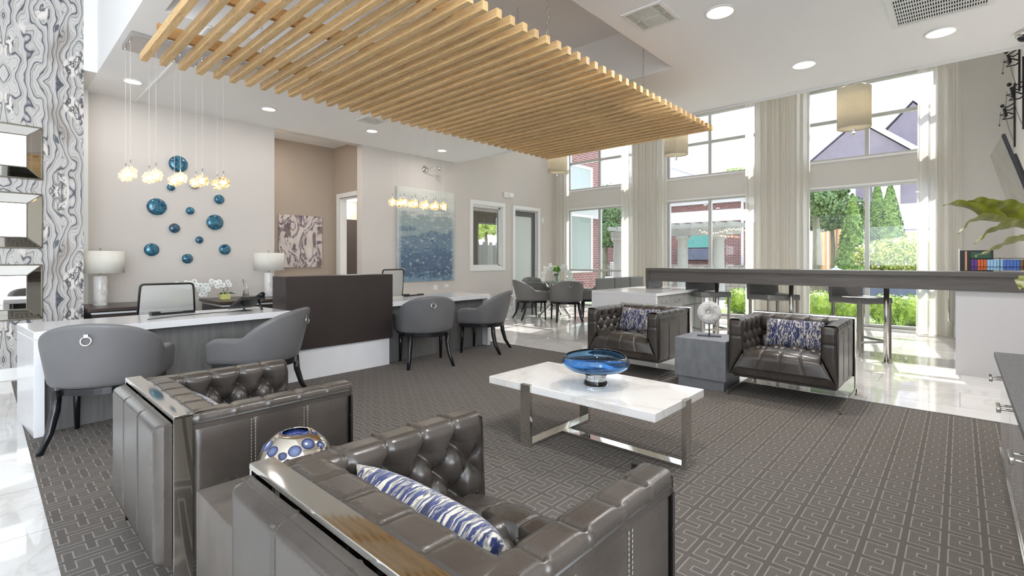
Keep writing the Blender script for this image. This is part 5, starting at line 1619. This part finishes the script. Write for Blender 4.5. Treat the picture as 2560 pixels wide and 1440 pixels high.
t = thing('menu_box', 'dark green and black tea box standing behind the bar next to the sachet rack', 'box', (8.35, -.30, .94))
bx(0, .22, 0, .30, .14, .40).build('box', plain('dark_green_card', S(34, 44, 42), .5), t, bev=.003)
bx(-.004, 0, .02, .20, .30, .38).build('label_panel', plain('label_green', S(52, 92, 70), .5), t)
bx(-.004, 0, .235, .255, .15, .39).build('orange_stripe', plain('stripe_orange', S(206, 150, 120), .5), t)
bx(-.002, .22, .0, .30, .0, .138).build('white_drawer', M['plastic_white'], t, bev=.003)
t = thing('tea_shelf_frame', 'thin white shelf side at the left of the dark tea box behind the bar', 'shelf', (8.35, .003, .94))
bx(0, .22, 0, .012, 0, .42).build('panel', M['plastic_white'], t)
# television
V = [Vector(v) for v in ((7.40, -.24, 2.36), (5.58, -.248, 2.235), (5.58, -.42, 1.62), (7.40, -.41, 1.68))]
nn = (V[1]-V[0]).cross(V[3]-V[0]).normalized()
if nn.y > 0: nn = -nn
t = thing('wall_television', 'large flat television on an articulated wall mount at the right edge, tilted downward', 'television', tuple(V[0]))
def slab(vs, n, th, off=0):
    a = [v-V[0]+n*off for v in vs]; b = [v+n*th for v in a]
    return MB().add(a+b, [(0, 1, 2, 3), (7, 6, 5, 4), (0, 4, 5, 1), (1, 5, 6, 2), (2, 6, 7, 3), (3, 7, 4, 0)])
slab(V, nn, .022).build('body', M['black'], t, bev=.004)
ce = sum(V, Vector())/4
slab([ce+(v-ce)*.975 for v in V], nn, .003, -.004).build('screen', M['tvscreen'], t)
slab([ce+(v-ce)*.55 for v in V], nn, .04, .035).build('rear_housing', M['black'], t, bev=.01)
a = ce-V[0]
MB().tube([a+nn*.07, a+Vector((-.15, -.16, .02))], .02, 8).box(a.x-.25, a.x+.05, -.355, -.33, a.z-.2, a.z+.2).build('wall_mount', M['steel'], t)
# climbing figure wall sculptures
for k, (X, z, h0, h1, lab) in enumerate([(9.34, 3.93, -.55, .32, 'dark metal climber sculpture on a long pole, upper one on the right wall'), (8.77, 3.34, -.58, .48, 'dark metal climber sculpture on a pole, middle one at the right edge'),
                                       (10.1, 3.38, -.62, .46, 'dark metal climber sculpture on a pole, lowest one above the television')]):
    t = thing('climber_wall_sculpture', lab, 'wall sculpture', (X, -.6, z), 0, 'metal climbers on poles on the right wall')
    MB().box(-.02, .02, .01, .035, h0, h1).build('pole', M['black'], t)
    m = MB()
    m.ball((-.02, .17, .10), .03, 8, 6)
    m.tube([(0, .15, .06), (.0, .13, -.02), (.0, .12, -.08)], [.02, .022, .018], 8)
    m.tube([(0, .15, .05), (0, .07, .10), (0, .03, .12)], .010, 6).tube([(0, .15, .04), (.03, .08, .02), (0, .03, .05)], .010, 6)
    m.tube([(0, .12, -.08), (0, .20, -.05), (0, .10, -.02), (0, .035, -.06)], .011, 6).tube([(0, .12, -.08), (.03, .17, -.12), (.02, .06, -.12), (0, .03, -.10)], .011, 6)
    m.build('climber_figure', M['black'], t)
    MB().tube([(0, .13, -.08), (.01, .09, -.3), (.0, .04, -.5)], .003, 5).build('rope', M['black'], t)
    t.scale = (.85, .85, .85)
    MB().tube([(0, .19, 0), (0, .205, -.2)], .003, 5).ball((0, .205, -.22), .014, 8, 6).build('pendulum', M['black'], t)

# ---------------------------------------------------------------- marbled sideboard at the right edge, with the plant
t = thing('glossy_sideboard', 'low sideboard with dark crosshatched top and marbled glossy doors at the right edge', 'sideboard', (1.25, -.592, 0)); L = 4.31-1.25; W_ = .405
bx(0, L, 0, W_+.03, .615, .643).build('top', M['cred_top'], t, bev=.002)
bx(.0, L, 0, W_-.02, .05, .614).build('body', M['espresso'], t)
MB().box(0, L, W_-.0, W_+.024, .600, .614).box(0, L, W_-.02, W_+.006, .02, .05).build('chrome_trim', M['chrome'], t)
bx(.02, L-.02, 0, W_-.06, 0, .05).build('plinth', M['black'], t)
n = 4; s = L/n
for k in range(n):
    d = bx(k*s+.006, (k+1)*s-.006, W_-.02, W_, .055, .598).build('door', M['doormarble'], t, bev=.002)
    hx = k*s+s*.5
    MB().box(hx-.05, hx+.05, W_+.05, W_+.066, .53, .555).box(hx-.045, hx-.035, W_, W_+.052, .54, .55).box(hx+.035, hx+.045, W_, W_+.052, .54, .55).build('handle', M['chrome'], d, bev=.003)
t = thing('strap_leaf_plant', 'plant with long wavy yellow-green leaves reaching in from the right edge', 'plant', (3.05, -.40, .643))
base = Vector((3.05, -.40, .643))
MB().lathe([(0, 0), (.07, 0), (.09, .06), (.085, .18), (.05, .27), (.045, .27), (.07, .18), (0, .02)], 32).build('vase', M['clearglass'], t)
def strap(pxs, d0, d1, w_, lab=None):
    pts = [atd(px, py, d0+(d1-d0)*k/(len(pxs)-1))-base for k, (px, py) in enumerate(pxs)]
    # smooth path
    n = 30; P_ = []
    for i in range(n):
        u = i/(n-1)*(len(pts)-1); k = min(int(u), len(pts)-2); f = u-k
        p0 = pts[max(0, k-1)]; p1 = pts[k]; p2 = pts[k+1]; p3 = pts[min(len(pts)-1, k+2)]
        P_.append(.5*((2*p1)+(p2-p0)*f+(2*p0-5*p1+4*p2-p3)*f*f+(3*p1-p0-3*p2+p3)*f**3))
    def fn(i, j):
        u = j/(n-1); p_ = P_[j]
        tt = (P_[min(n-1, j+1)]-P_[max(0, j-1)]).normalized()
        vw = (p_+base-Vector((0, 0, EYE))).normalized()
        sd_ = tt.cross((vw+Vector((0, 0, .5))).normalized()).normalized()
        up = sd_.cross(tt)
        ww = w_*(sin(PI*min(1, u*1.05+.02))**.6)*(.35+.65*sin(PI*(u**.8)))
        a = i/6*2-1
        wv = 1+.10*sin(u*26+(2 if a > 0 else 0))
        return p_+sd_*ww*a*wv*.5+up*(abs(a)*ww*.16+.004*sin(u*30+a*2))
    return MB().grid(fn, 7, n)
for pxs, d0, d1, w_ in [([(2357, 514), (2392, 509), (2440, 520), (2480, 545), (2540, 552), (2600, 575)], 2.1, 2.35, .045),
                        ([(2420, 504), (2450, 506), (2480, 520), (2505, 548), (2580, 570)], 2.45, 2.5, .07),
                        ([(2396, 586), (2418, 563), (2446, 548), (2490, 548), (2550, 560), (2610, 580)], 2.0, 2.3, .05),
                        ([(2438, 610), (2470, 585), (2510, 570), (2560, 566), (2620, 590)], 1.9, 2.2, .075),
                        ([(2441, 641), (2480, 628), (2520, 610), (2570, 600), (2630, 600)], 1.8, 2.15, .08),
                        ([(2490, 503), (2520, 515), (2545, 535), (2570, 565), (2610, 590)], 2.3, 2.4, .085),
                        ([(2552, 724), (2560, 700), (2580, 680), (2610, 640)], 1.9, 2.2, .05)]:
    strap(pxs, d0, d1, w_).build('leaf', M['strapleaf'], t, norm=False)
m = MB()
for px, py in [(2600, 575), (2610, 580), (2630, 600), (2610, 590), (2580, 570)]:
    q = atd(px, py, 2.28)-base; m.tube([Vector((0, 0, .02)), Vector((.0, .0, .3)), q.lerp(Vector((0, 0, .3)), .4)+Vector((0, 0, .08)), q], .006, 6)
m.build('stem', M['stem'], t)
